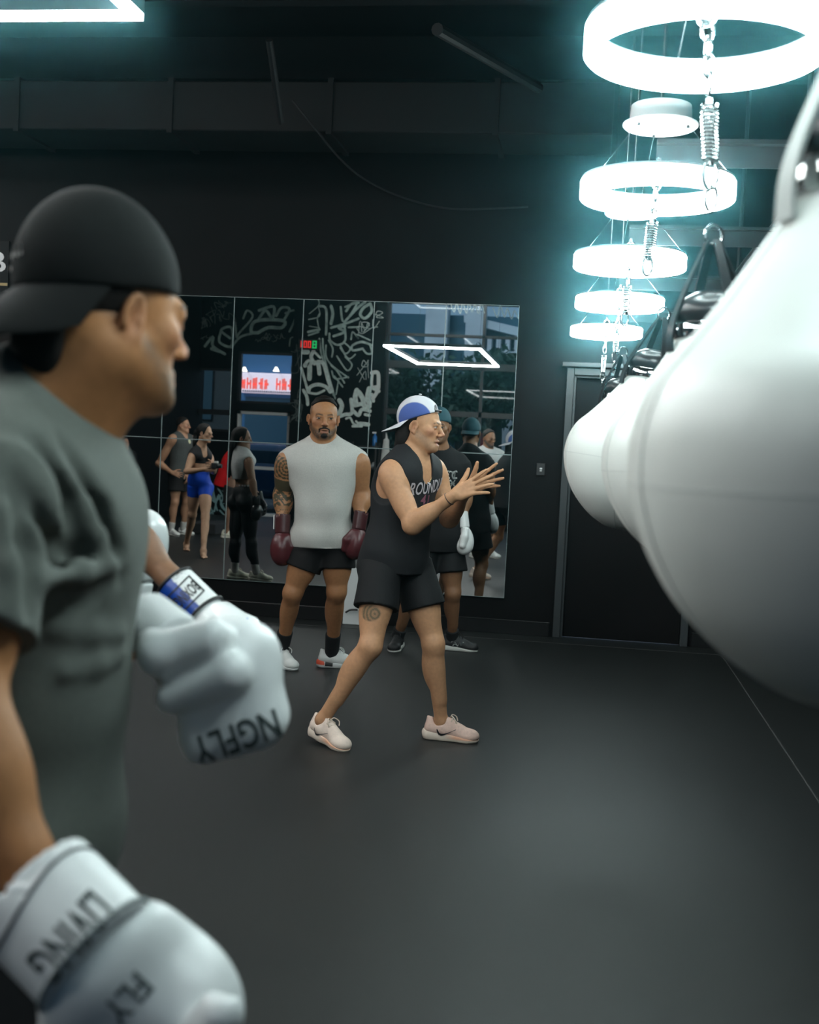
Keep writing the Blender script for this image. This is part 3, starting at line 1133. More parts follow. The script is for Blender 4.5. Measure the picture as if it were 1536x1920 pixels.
# ---- things along that wall
OBJ = {}
BLKP = mat('black plastic', (.012, .012, .013, 1), .45)
xr0, xr1 = vx(655, 850, YV - .5), vx(706, 850, YV - .5)
rk = empty('gear_rack', ((xr0 + xr1) / 2, YV - .42, 0), 'black two-shelf gear rack at the foot of the scrawled pillar', 'rack')
for z in (.55, 1.05, 1.45):
    MB().bx(xr0, xr1, YV - .62, YV - .2, z, z + .03).build('shelf', BLKP, rk)
for x in (xr0, xr1):
    for y in (YV - .6, YV - .22):
        MB().bx(x - .015, x + .015, y - .015, y + .015, 0, 1.55).build('post', BLKP, rk)
for k in range(5):
    x = xr0 + .07 + k * .09
    o = sdf_obj('training_shoe', [C(V(x, YV - .32, 1.12), V(x, YV - .53, 1.105), .034, .03), S(V(x, YV - .31, 1.15), .03)], .008, mat('grey mesh shoe', (.25, .27, .27, 1), .7), None)
    tag(o, 'grey training shoe, %s on the gear rack shelf' % ['first', 'second', 'third', 'fourth', 'last'][k], 'shoe', 'shoes on the gear rack')
pb = at(706, 826, YV - .4)
bt = empty('spray_bottle', (pb[0] - .02, YV - .42, 1.48), 'blue spray bottle standing on the gear rack', 'bottle')
c0 = V(pb[0] - .03, YV - .42, 1.48)
MB().lathe([(0, 0), (.042, 0), (.044, .02), (.044, .17), (.018, .21), (.016, .235), (0, .235)], c0, 20).build('body', mat('blue plastic', srgb(40, 110, 175), .35), bt, True)
MB().bx(c0[0] - .05, c0[0] + .025, c0[1] - .012, c0[1] + .012, 1.715, 1.745, .004).build('trigger_head', mat('white plastic', (.7, .74, .74, 1), .4), bt)
tw = at(722, 830, YV - .3)
o = sdf_obj('white_towel', [Q(V(tw[0], YV - .16, 1.20), V(tw[0], YV - .16, 1.62), .10, .055, V(0, 1, 0), .4, flat=True), C(V(tw[0], YV - .15, 1.6), V(tw[0] - .01, YV - .15, 1.74), .03, .015)], .012,
            mat('white towel cloth', (.66, .68, .66, 1), .9), None, fold=lambda v: folds(v, .008, 40, 2, [(1, 0, 0)]))
tag(o, 'white towel hanging on the pillar edge beside the blue bottle', 'towel')
pl = [onfloor(326, 1012), onfloor(403, 1000)]
o = MB().bx(pl[0][0] - .3, pl[1][0] + .1, pl[1][1] - .3, pl[1][1] + .6, 0, .16, .01).build('step_platform', mat('black step platform', (.02, .02, .021, 1), .6))
tag(o, 'low black step platform on the floor behind the woman in blue', 'platform')

# ------------------------------------------------------------------ the street outside
structure(MB().bx(-40, 30, YV + .3, YV + 45, -.25, -.1).build('road', mat('asphalt', (.05, .055, .06, 1), .8, noise=.2, nscale=3)))
YO = YV + 13
CONC = mat('pale concrete', (.52, .57, .62, 1), .8, noise=.08, nscale=2)
BLUEG = mat('blue facade glass', (.035, .085, .13, 1), .2)
off = empty('office_building', (vx(860, 700, YO), YO, 0), 'office block with pale pillars and dark blue glass across the street', 'building')
MB().bx(vx(700, 700, YO), vx(1150, 700, YO), YO + .4, YO + 8, 0, vz(850, 588, YO)).build('glass_front', BLUEG, off)
for k, (x0, x1, yt) in enumerate(((797, 838, 560), (872, 908, 585), (918, 1000, 660))):
    MB().bx(vx(x0, 660, YO), vx(x1, 660, YO), YO - .2, YO + .5, 0, vz((x0 + x1) / 2, yt, YO)).build('pillar', CONC, off)
MB().add([at(870, 590, YO), at(1010, 622, YO), at(1010, 640, YO), at(870, 604, YO), at(870, 590, YO) + V(0, .5, 0), at(1010, 622, YO) + V(0, .5, 0), at(1010, 640, YO) + V(0, .5, 0), at(870, 604, YO) + V(0, .5, 0)],
         [[0, 1, 2, 3], [4, 7, 6, 5], [0, 4, 5, 1], [3, 2, 6, 7], [0, 3, 7, 4], [1, 5, 6, 2]]).build('cornice', CONC, off)
for x in (915, 932, 949, 966):
    MB().bx(vx(x, 650, YO), vx(x + 8, 650, YO), YO - .3, YO + .3, vz(x, 676, YO), vz(x, 632, YO)).build('mullion', CONC, off)
LEAF = mat('dark green leaves', (.022, .060, .035, 1), .6, noise=.5, nscale=3)
BARK = mat('dark bark', (.03, .028, .025, 1), .8)
TRUNKM = BARK


def tree(px0, px1, py0, py1, Y, label, seed):
    rs = np.random.RandomState(seed)
    a, b = at(px0, py1, Y), at(px1, py0, Y)
    cx = (a[0] + b[0]) / 2
    t = empty('street_tree', (cx, Y, -.1), label, 'tree', 'trees across the street')
    v, f = [], []
    cs = [V(a[0] + rs.rand() * (b[0] - a[0]), Y + (rs.rand() - .5) * 1.0, a[2] + rs.rand() * (b[2] - a[2])) for _ in range(26)]
    for c in cs:
        for _ in range(70):
            p = c + np.clip(rs.randn(3), -1.8, 1.8) * .28
            d1, d2 = nrm(rs.randn(3)) * .11, nrm(rs.randn(3)) * .06
            n = len(v)
            v += [p - d1, p + d2, p + d1, p - d2]
            f.append([n, n + 1, n + 2, n + 3])
    mesh_obj('crown', np.array(v), np.array(f), LEAF, t, smooth=False)
    k = MB().tube(spline([V(cx, Y, -.1), V(cx + .05, Y, a[2] * .6), V(cx, Y, (a[2] + b[2]) / 2)], 4), [.11] * 8 + [.05], 8)
    for c in cs[:6]:
        k.tube([V(cx, Y, a[2] * .9), c], .03, 6)
    k.build('trunk', BARK, t)


tree(722, 796, 690, 790, YV + 2.4, 'dark street tree left of the pale pillars, behind the blue cap', 1)
tree(838, 885, 715, 800, YV + 6.0, 'round street tree between the two pale pillars', 2)
tree(905, 960, 690, 760, YV + 2.4, 'light street tree at the mirror right edge', 3)
tree(800, 1000, 765, 825, YV + 9, 'low dark street shrub under the pale pillars', 4)
tree(660, 760, 770, 850, YV + 6, 'dark shrub seen low beside the scrawled pillar', 5)
# a pale wall low across the street and a red banner
o = MB().bx(vx(925, 830, YV + 4.4), vx(1040, 830, YV + 4.4), YV + 4.4, YV + 4.6, -.1, vz(950, 780, YV + 4.4)).build("garden_wall", CONC)
tag(o, 'pale garden wall outside the window at the mirror right edge', 'wall')
rb = empty('red_banner', at(905, 850, YV + 3), 'red banner on a thin post outside the window', 'banner')
c0 = at(905, 850, YV + 3)
MB().bx(c0[0] - .10, c0[0] + .13, YV + 3 - .012, YV + 3 + .012, vz(905, 862, YV + 3), vz(905, 812, YV + 3)).build('cloth', mat('red banner cloth', srgb(190, 45, 70), .7), rb)
MB().tube([V(c0[0] + .14, YV + 3, -.1), V(c0[0] + .14, YV + 3, vz(905, 795, YV + 3))], .015, 8).build('post', DKSTEEL, rb)

# the shop with the lit sign
YS = YV + 9
sh = empty('shop_front', (vx(495, 700, YS), YS, -.1), 'dark blue shop front with lit red and white sign', 'building')
BLUEW = mat('blue painted wall', srgb(52, 105, 150), .6)
MB().bx(vx(440, 700, YS), vx(640, 700, YS), YS + .2, YS + 6, -.1, vz(500, 560, YS)).build('wall', BLUEW, sh)
MB().bx(vx(458, 760, YS), vx(590, 760, YS), YS + .1, YS + .25, -.1, vz(500, 745, YS)).build('shop_window', BLUEG, sh)
SIGN = mat('lit sign panel', (.8, .75, .8, 1), .5, emit=(.95, .72, .85, 1), estr=.75)
SIGNR = mat('lit red letters', (.7, .08, .06, 1), .5, emit=(1, .14, .10, 1), estr=.8)
MB().bx(vx(452, 715, YS), vx(600, 715, YS), YS - .15, YS + .15, vz(500, 738, YS), vz(500, 700, YS), .03).build('sign_panel', SIGN, sh)
ltr = MB()
for k in range(9):
    if k == 5:
        continue
    x0 = 455 + k * 11
    for j in range(3):
        if (k * 3 + j) % 5 == 4:
            continue
        ltr.bx(vx(x0 + j * 3, 715, YS), vx(x0 + j * 3 + 2.4, 715, YS), YS - .17, YS - .15, vz(500, 731 - (j % 2), YS), vz(500, 709 + (k * 7 + j * 5) % 6, YS))
    ltr.bx(vx(x0, 715, YS), vx(x0 + 8, 715, YS), YS - .17, YS - .15, vz(500, 722 + k % 3, YS), vz(500, 718 + k % 3, YS))
ltr.build('red_lettering', SIGNR, sh)
sm_ = MB()
for k in range(24):
    sm_.bx(vx(458 + k * 4, 735, YS), vx(458 + k * 4 + 2.6, 735, YS), YS - .165, YS - .15, vz(500, 736.5, YS), vz(500, 733.5, YS))
sm_.build('small_lettering', mat('dark blue letters', (.03, .03, .09, 1), .5), sh)
LAMPW = mat('sign lamp', (1, .9, .8, 1), .5, emit=(1, .85, .7, 1), estr=3)
for x in (468, 527):
    lp = MB().tube([at(x, 698, YS) + V(0, -.1, 0), at(x, 696, YS) + V(0, -.5, 0)], .015, 6).build('lamp_arm', BLKP, sh)
    MB().lathe([(0, 0), (.09, 0), (.03, .12), (0, .12)], at(x, 699, YS) + V(0, -.5, 0), 14).build('lamp_shade', LAMPW, lp)
dk = empty('dark_house', (vx(250, 700, YS), YS, -.1), 'dark brick house at night left of the lit sign', 'building')
DARKB = mat('dark brick', (.010, .018, .021, 1), .7, noise=.3, nscale=2)
MB().bx(vx(-200, 700, YS), vx(436, 700, YS), YS + .6, YS + 6, -.1, 7.5).build('wall', DARKB, dk)
for k in range(5):
    x0 = 60 + 72 * k
    MB().bx(vx(x0, 700, YS), vx(x0 + 40, 700, YS), YS + .5, YS + .7, 2.0, 4.6).build('window', mat('dim teal window', (.012, .04, .055, 1), .2), dk)
# a parked car beyond the glass door
YC = YV + 3.2
cx0, cx1 = vx(400, 880, YC), vx(640, 880, YC)
cr = empty('parked_car', ((cx0 + cx1) / 2, YC + .9, -.1), 'dark blue car parked beyond the white framed street door', 'car')
CARB = mat('dark blue car paint', srgb(22, 62, 105), .18, coat=.6)
zc = -.1
prims = [B(V((cx0 + cx1) / 2, YC + .9, .55), V((cx1 - cx0) / 2, .85, .36), rd=.18, k=.1), B(V((cx0 + cx1) / 2 - .1, YC + .9, 1.05), V((cx1 - cx0) / 2 * .58, .72, .36), rd=.25, k=.25)]
for sx in (-.32, .32):
    prims.append(C(V((cx0 + cx1) / 2 + sx * (cx1 - cx0), YC - .1, .22), V((cx0 + cx1) / 2 + sx * (cx1 - cx0), YC + .25, .22), .36, k=.02, op=-1))
sdf_obj('body', prims, .04, CARB, cr)
MB().bx((cx0 + cx1) / 2 - (cx1 - cx0) * .24, (cx0 + cx1) / 2 + (cx1 - cx0) * .17, YC + .13, YC + .2, .98, 1.28, .03).build('side_window', BLUEG, cr)
for sx in (-.32, .32):
    c0 = V((cx0 + cx1) / 2 + sx * (cx1 - cx0), YC + .12, .22)
    wl = MB().tube([c0 - V(0, .1, 0), c0 + V(0, .1, 0)], .32, 24).build('wheel', BLKP, cr)
    MB().tube([c0 - V(0, .115, 0), c0 - V(0, .09, 0)], .19, 20).build('hub', STEEL, wl)
FLIP[0] = False

# daylight over the roof, from the street side of the sky
sd = bpy.data.lights.new('evening_sun', 'SUN')
sd.energy = 1.6
sd.angle = math.radians(20)
sd.color = (.85, .93, 1.0)
so = bpy.data.objects.new('evening_sun', sd)
COL.objects.link(so)
so.rotation_euler = Vector((.35, -1.0, -.75)).to_track_quat('-Z', 'Y').to_euler()
# ------------------------------------------------------------------ people
def joints(**k):
    J = {a: (np.array(b, float) if not np.isscalar(b) else b) for a, b in k.items()}
    J.setdefault('s', 1.0)
    J.setdefault('m', 1.0)
    J.setdefault('female', 0)
    return J


def stand(base, f, H=1.78, arms=None, stance=.13, female=0, m=1.0, head=None, lean=0.0):
    """a standing pose: base on the floor, f the way the chest faces; arms = {side: (elbow, wrist)} in right/forward/up"""
    s = H / 1.78
    f = nrm(V(f[0], f[1], 0))
    r = np.cross(f, V(0, 0, 1))
    base = np.array(base, float)

    def L(x, y, z):
        return base + r * x * s + f * y * s + V(0, 0, z * s)
    sw = .175 if female else .195
    hw = .085
    J = joints(pel=L(0, 0, .965), nk=L(0, lean * .5 - .015, 1.475), hd=L(0, lean * .62 + .015, 1.645), sl=L(-sw, lean * .48, 1.435), sr=L(sw, lean * .48, 1.435),
               hl=L(-hw, 0, .93), hr=L(hw, 0, .93), kl=L(-stance * .95, .02, .50), kr=L(stance * .95, .02, .50), al=L(-stance, -.02, .085), ar=L(stance, -.02, .085),
               tl=nrm(f - r * .25), tr=nrm(f + r * .25), s=s, m=m, female=female)
    a = arms or {}
    el, wl = a.get('l', ((-sw - .05, -.02, 1.15), (-sw - .07, .05, .90)))
    er, wr = a.get('r', ((sw + .05, -.02, 1.15), (sw + .07, .05, .90)))
    J['el'], J['wl'], J['er'], J['wr'] = L(*el), L(*wl), L(*er), L(*wr)
    J['hf'] = nrm(head if head is not None else f)
    J['hu'] = V(0, 0, 1)
    J['f'] = f
    return J


def frames(J):
    up = nrm(J['nk'] - J['pel'])
    rt = nrm(J['sr'] - J['sl'])
    fw = nrm(np.cross(up, rt))
    rt = np.cross(fw, up)
    rp = nrm(J['hr'] - J['hl'])
    fp = nrm(np.cross(up, rp))
    J['Rc'] = np.stack([rt, fw, up], 1)
    J['Rp'] = np.stack([nrm(np.cross(fp, up)), fp, up], 1)
    J['Rh'] = frame(J['hf'], J['hu'])
    J.setdefault('che', lerp(J['pel'], J['nk'], .70))
    return J


def head_prims(J, open_mouth=0.0, full=1.0):
    R, c, s = J['Rh'], J['hd'], J['s'] ** .5 * J.get('hs', 1.0)
    w = J.get('hw', 1.0)

    def L(x, y, z):
        return c + R @ (V(x * w, y, z) * s)

    def e(p, r, k, op=1, Rl=I3):
        return E(L(*p), V(*r) * s, R @ Rl, k * s, op, 'head')

    def cc(p, q, ra, rb, k, op=1):
        return C(L(*p), L(*q), ra * s, rb * s, k * s, op, 'head')
    P = [e((0, -.012, .035), (.0735 * w, .094, .082), .01),
         e((0, .028, -.028), (.060 * w, .060, .086), .03)]
    for x in (-1, 1):
        P += [cc((x * .052, .0, -.055), (x * .024, .066, -.098), .021, .018, .025),
              e((x * .045, .054, -.022), (.020, .022, .017), .02)]
    P += [e((0, .076, -.103), (.020, .016, .014), .02),
          cc((-.034, .079, .013), (.034, .079, .013), .0125, .0125, .014)]
    for x in (-1, 1):
        P.append(e((x * .031, .098, -.003), (.016, .014, .0095), .010, -1))
        P += [cc((x * .019, .086, .003), (x * .033, .0885, .0065), .0035, .004, .004), cc((x * .033, .0885, .0065), (x * .045, .081, .002), .004, .0035, .004),
              cc((x * .020, .085, -.008), (x * .042, .083, -.008), .0035, .0035, .004)]
    P += [cc((0, .088, .006), (0, .107, -.033), .0075, .0105, .012), e((0, .110, -.036), (.0105, .010, .0095), .006)]
    for x in (-1, 1):
        P += [e((x * .0125, .098, -.040), (.0085, .0115, .0078), .005), e((x * .006, .104, -.047), (.0038, .005, .004), .002, -1)]
    om = open_mouth
    P += [cc((-.019, .084, -.067), (.019, .084, -.067), .0060, .0060, .008), cc((-.010, .090, -.0665), (.010, .090, -.0665), .0062, .0062, .006),
          cc((-.014, .087, -.080 - om), (.014, .087, -.080 - om), .0072, .0072, .007)]
    P.append(e((0, .100, -.0735 - om * .5), (.021, .014, .0016 + om * .75), .003, -1))
    # ears
    for x in (-1, 1):
        t = np.array(Matrix.Rotation(math.radians(-14), 3, 'X')) @ np.array(Matrix.Rotation(math.radians(x * 22), 3, 'Z'))
        ec = V(x * .0765, -.012, -.010)
        P.append(E(L(*ec), V(.0080, .0175, .029) * s, R @ t, .006 * s, 1, 'head'))
        for k in range(9):
            a0, a1 = math.radians(-60 + k * 30), math.radians(-30 + k * 30)
            q0 = ec + t @ V(x * .0055, .0165 * math.cos(a0 + .0), .029 * math.sin(a0))
            q1 = ec + t @ V(x * .0055, .0165 * math.cos(a1 + .0), .029 * math.sin(a1))
            if q0[2] < ec[2] - .022 and q1[1] > ec[1]:
                continue
            P.append(cc(q0, q1, .0040, .0040, .003))
        P.append(E(L(*(ec + V(x * .0085, .003, -.001))), V(.0085, .0095, .017) * s, R @ t, .003 * s, -1, 'head'))
        P.append(cc(ec + V(x * .002, .012, -.008), ec + V(x * .004, .011, -.002), .0042, .004, .003))
        P.append(cc(ec + V(x * .001, .006, -.027), ec + V(x * .001, .008, -.020), .0065, .006, .006))
    return P


def body_prims(J, limbs='lr', hands=True):
    frames(J)
    s, m, fe = J['s'], J['m'], J['female']
    Rc, Rp = J['Rc'], J['Rp']
    rt, fw, up = Rc[:, 0], Rc[:, 1], Rc[:, 2]
    fp = Rp[:, 1]
    pel, nk, che = J['pel'], J['nk'], J['che']
    T = {}
    mw = m ** .6
    to = [E(che, V(.150 * mw if not fe else .128, .112 * mw if not fe else .098, .185) * s, Rc, .05),
          E(lerp(pel, nk, .36), V(.135 * mw if not fe else .108, .102 * mw if not fe else .085, .15) * s, lerp(Rc, Rp, .5), .05),
          E(pel + up * .005 * s, V(.155 * mw if not fe else .150, .112 * mw, .115) * s, Rp, .05)]
    for q in (-1, 1):
        if fe:
            to.append(E(che + (fw * .075 + rt * q * .066 + up * .035) * s, V(.058, .052, .055) * s, Rc, .03))
        else:
            to.append(E(che + (fw * .062 + rt * q * .072 + up * .055) * s, V(.084, .050, .062) * s * mw, Rc, .035))
        to.append(E(che + (-fw * .045 + rt * q * .085 - up * .01) * s, V(.068, .062, .13) * s * mw, Rc, .04))
        h = J['hr'] if q > 0 else J['hl']
        to.append(E(h + (-fp * .055 - up * .01) * s, V(.078, .078, .085) * s * (1.04 if fe else 1), Rp, .04))
    for sh in (J['sl'], J['sr']):
        ins = lerp(sh, nk, .22)
        to.append(C(nk + up * .035 * s - fw * .008 * s, ins + up * .012 * s, .044 * s * m, .042 * s * m, .045))
        to.append(C(lerp(che, nk, .75) + fw * .01 * s, ins - up * .015 * s, .075 * s, .050 * s * m, .05))
    T['torso'] = to
    hd = J['hd']
    Rh = J['Rh']
    nm = J.get('nm', 1.0) * m ** .7 * (.86 if fe else 1)
    T['neck'] = [C(nk - up * .02 * s, hd + Rh @ V(0, -.022, -.055) * s, .064 * s * nm, .055 * s * nm, .04),
                 C(nk + fw * .035 * s, hd + Rh @ V(0, .02, -.075) * s, .045 * s * nm, .040 * s * nm, .03)]
    for side in 'lr':
        sh, el, wr = J['s' + side], J['e' + side], J['w' + side]
        g = .80 if fe else 1.0
        am = m * g
        ua = bone(sh, el, fw)
        # the inside of the elbow faces where the forearm folds to
        fold_d = nrm((wr - el) - nrm(el - sh) * ((wr - el) @ nrm(el - sh)) + fw * .02)
        ub = bone(sh, el, fold_d)
        fb = bone(el, wr, fold_d)
        dn = nrm(el - sh)
        lu, lf = np.linalg.norm(el - sh), np.linalg.norm(wr - el)
        out = rt * (1 if side == 'r' else -1)
        A = [E(sh + dn * .03 * s + out * .004 * s, V(.056, .057, .080) * s * am, ua, .03),
             C(sh, el, .050 * s * am, .039 * s * am, .035),
             E(lerp(sh, el, .58) + ub[:, 1] * .014 * s, V(.038, .036, .33 * lu / s) * s * V(am, am, 1), ub, .03),
             E(lerp(sh, el, .48) - ub[:, 1] * .016 * s, V(.040, .036, .36 * lu / s) * s * V(am, am, 1), ub, .03),
             S(el, .038 * s * am, .025),
             Q(el, lerp(el, wr, .95), .043 * s * am, .0275 * s * am ** .5, fb[:, 1], .92, .025),
             E(lerp(el, wr, .27) + fb[:, 0] * .006 * s, V(.044, .040, .30 * lf / s) * s * V(am, am, 1), fb, .03),
             Q(lerp(el, wr, .8), wr, .028 * s * am ** .4, .026 * s * am ** .4, fb[:, 1], .78, .02)]
        T['arm' + side] = A
        h, k, a = J['h' + side], J['k' + side], J['a' + side]
        lm = m ** .5
        fk = J['t' + side] * .3 + fp * .7
        tb = bone(h, k, fk)
        cb = bone(k, a, fk)
        ll = np.linalg.norm(k - h)
        lc = np.linalg.norm(a - k)
        T['leg' + side] = [C(h, k, .086 * s * lm, .050 * s * lm, .04),
                           E(lerp(h, k, .38) + tb[:, 1] * .022 * s, V(.070, .062, .42 * ll / s) * s * V(lm, lm, 1), tb, .04),
                           E(lerp(h, k, .45) - tb[:, 1] * .022 * s, V(.062, .055, .40 * ll / s) * s * V(lm, lm, 1), tb, .04),
                           S(k + tb[:, 1] * .004 * s, .046 * s * lm, .03),
                           E(lerp(h, k, .86) + tb[:, 1] * .02 * s + tb[:, 0] * .018 * s, V(.030, .026, .05) * s, tb, .03),
                           E(k + cb[:, 1] * .030 * s, V(.026, .020, .032) * s, cb, .025),
                           C(k, a, .045 * s * lm, .033 * s, .03),
                           E(lerp(k, a, .28) - cb[:, 1] * .020 * s + cb[:, 0] * .012 * s, V(.038, .047, .25 * lc / s) * s * V(lm, lm, 1), cb, .03),
                           E(lerp(k, a, .30) - cb[:, 1] * .020 * s - cb[:, 0] * .016 * s, V(.032, .042, .24 * lc / s) * s * V(lm, lm, 1), cb, .03),
                           C(lerp(k, a, .1) + cb[:, 1] * .014 * s, lerp(k, a, .7) + cb[:, 1] * .010 * s, .030 * s, .026 * s, .03),
                           S(a, .037 * s, .02)]
        t = J['t' + side]
        hz = V(0, 0, 1)
        J['flr' + side] = a[2] - .085 * s
        g0 = V(a[0], a[1], J['flr' + side])
        T['foot' + side] = [C(a, g0 + t * .02 * s + hz * .045 * s, .036 * s, .036 * s, .03), C(g0 - t * .045 * s + hz * .032 * s, g0 + t * .02 * s + hz * .035 * s, .030 * s, .032 * s, .02),
                            C(g0 + t * .0 * s + hz * .045 * s, g0 + t * .125 * s + hz * .022 * s, .034 * s, .020 * s, .02)]
        sd = np.cross(t, hz) * (1 if side == 'l' else -1)      # towards the big toe
        for i in range(5):
            o = (.030 - i * .0155) * s
            T['foot' + side].append(C(g0 + t * (.10 - i * .008) * s + sd * o + hz * .016 * s, g0 + t * (.170 - i * .013) * s + sd * (o * .95) + hz * .011 * s, .015 * s, (.0125 - i * .0012) * s, .006))
    return T


def hand_prims(w, d, n, th, s=1.0, curl=(.2, .2, .2, .2), splay=(.16, .05, -.06, -.18), tcurl=.3, tout=.8):
    """w wrist, d the way the palm points, n out of the back of the hand, th towards the thumb"""
    R = frame(d, n)
    x = R[:, 0]
    if x @ np.asarray(th, float) < 0:
        sx = -1
    else:
        sx = 1

    def L(a, b, c):
        return w + R @ (V(a * sx, b, c) * s)
    P = []
    xs, ys = (.029, .0095, -.0105, -.0285), (.088, .092, .087, .078)
    for i in range(4):
        P.append(C(L(xs[i] * .55, .008, 0), L(xs[i], ys[i], .002), .0155 * s, .0118 * s, .008))
    P.append(C(L(.018, .018, -.008), L(.034, .045, -.014), .019 * s, .014 * s, .012))
    P.append(C(L(-.022, .02, -.008), L(-.026, .06, -.008), .015 * s, .012 * s, .01))
    ln = ((.043, .027, .022), (.048, .030, .023), (.045, .028, .022), (.035, .021, .020))
    for i in range(4):
        p = L(xs[i], ys[i], .001)
        a, sp = curl[i] * .6, splay[i]
        for j in range(3):
            dv = R @ V(math.sin(sp) * sx * math.cos(a), math.cos(a) * math.cos(sp), -math.sin(a))
            q = p + dv * ln[i][j] * s
            P.append(C(p, q, (.0098 - j * .0008) * s, (.0090 - j * .0010) * s, .004))
            p = q
            a += curl[i] * (1.0 if j == 0 else .8)
    p = L(.024, .024, -.010)
    a = tout
    for j, l in enumerate((.045, .034, .028)):
        dv = R @ V(math.sin(a) * sx, math.cos(a), -.22)
        q = p + nrm(dv) * l * s
        P.append(C(p, q, (.0150 - j * .0022) * s, (.0125 - j * .0018) * s, .006))
        p = q
        a -= tcurl
    return P


SKINM = {}


def skin_mat(name, rough=.5):
    return mat(name, (.5, .3, .2, 1), rough, noise=.08, nscale=60, bump=.08, bscale=350, attr=True, spec=.3)


def head_paint(J, lip, brow, stubble=None, st_amt=.5, fade=None, cheeks=None, browraise=0):
    R, c, s = J['Rh'], J['hd'], J['s'] ** .5 * J.get('hs', 1.0)
    w = J.get('hw', 1.0)

    def L(x, y, z):
        return c + R @ (V(x * w, y, z) * s)
    P = []
    if cheeks is not None:
        for x in (-1, 1):
            P.append(paint_prim(E(L(x * .045, .07, -.028), V(.03, .03, .022) * s, R), cheeks, .015, .5))
        P.append(paint_prim(E(L(0, .11, -.034), V(.016, .016, .016) * s, R), cheeks, .008, .6))
    for x in (-1, 1):
        P.append(paint_prim(E(L(x * .0765, -.012, -.01), V(.014, .022, .034) * s, R), cheeks if cheeks is not None else lip, .008, .35))
    if stubble is not None:
        P.append(paint_prim([C(L(-.058, .01, -.045), L(-.03, .07, -.095), .022 * s, .024 * s), C(L(.058, .01, -.045), L(.03, .07, -.095), .022 * s, .024 * s), E(L(0, .08, -.10), V(.03, .03, .022) * s, R),
                             C(L(-.018, .095, -.058), L(.018, .095, -.058), .0065 * s), C(L(-.024, .086, -.06), L(-.028, .08, -.085), .006 * s), C(L(.024, .086, -.06), L(.028, .08, -.085), .006 * s)], stubble, .008, st_amt, .25))
    if fade is not None:
        P.append(paint_prim([E(L(x * .06, -.035, .045), V(.035, .065, .05) * s, R) for x in (-1, 1)] + [E(L(0, -.09, .01), V(.06, .04, .07) * s, R)], fade, .012, .75))
    P.append(paint_prim([C(L(-.017, .088, -.067), L(.017, .088, -.067), .0060 * s), C(L(-.014, .09, -.0795), L(.014, .09, -.0795), .0068 * s)], lip, .003, .8))
    P.append(paint_prim(E(L(0, .088, -.0735), V(.017, .012, .0022) * s, R), V(.03, .012, .01), .002, .9))
    br = browraise
    for x in (-1, 1):
        P.append(paint_prim([C(L(x * .015, .094, .016 + br), L(x * .034, .091, .0205 + br), .0042 * s), C(L(x * .034, .091, .0205 + br), L(x * .048, .078, .016 + br), .0038 * s, .0025 * s)], brow, .003, .9))
        P.append(paint_prim(E(L(x * .032, .086, -.002), V(.015, .008, .008) * s, R), brow, .006, .28))
    return P


def eyes(J, parent, iris=(.05, .03, .02)):
    R, c, s = J['Rh'], J['hd'], J['s'] ** .5 * J.get('hs', 1.0)
    w = J.get('hw', 1.0)
    for x in (-1, 1):
        p = c + R @ (V(x * .0315 * w, .0755, -.0025) * s)
        bm = bmesh.new()
        bmesh.ops.create_uvsphere(bm, u_segments=20, v_segments=14, radius=.0125 * s)
        vs = np.array([v.co for v in bm.verts])
        fs = [[v.index for v in f.verts] for f in bm.faces]
        bm.free()
        g = J.get('gaze', J['hf'])
        d = (vs / np.linalg.norm(vs, axis=1)[:, None]) @ nrm(g)
        cols = np.where(d[:, None] > .93, V(.004, .004, .004), np.where(d[:, None] > .80, np.array(iris), V(.40, .37, .34)))
        mesh_obj('eye', vs + p, fs, mat('eye', (1, 1, 1, 1), .15, attr=True), parent, cols)


def hair_cap(J, parent, m, grow=.006, cutn=(0, .75, -.66), cutd=.030, h=.004, extra=(), sub=(), base=None, name='hair', fold=None):
    """hair over the skull, ending where the plane n.p = d (head coordinates) runs"""
    R, c, s = J['Rh'], J['hd'], J['s'] ** .5 * J.get('hs', 1.0)
    w = J.get('hw', 1.0)
    P = [E(c + R @ V(0, -.012, .035) * s, (V(.0735 * w, .094, .082) + grow) * s, R, .01)]
    for e in extra:
        P.append(E(c + R @ (V(*e[0]) * s), V(*e[1]) * s, R, e[2] if len(e) > 2 else .02))
    for e in sub:
        P.append(E(c + R @ (V(*e[0]) * s), V(*e[1]) * s, R, .006, -1))
    n = nrm(R @ V(*cutn))
    return sdf_obj(name, P, h, m, parent, cuts=[(c + n * cutd * s, n, 0)], base=base, fold=fold)


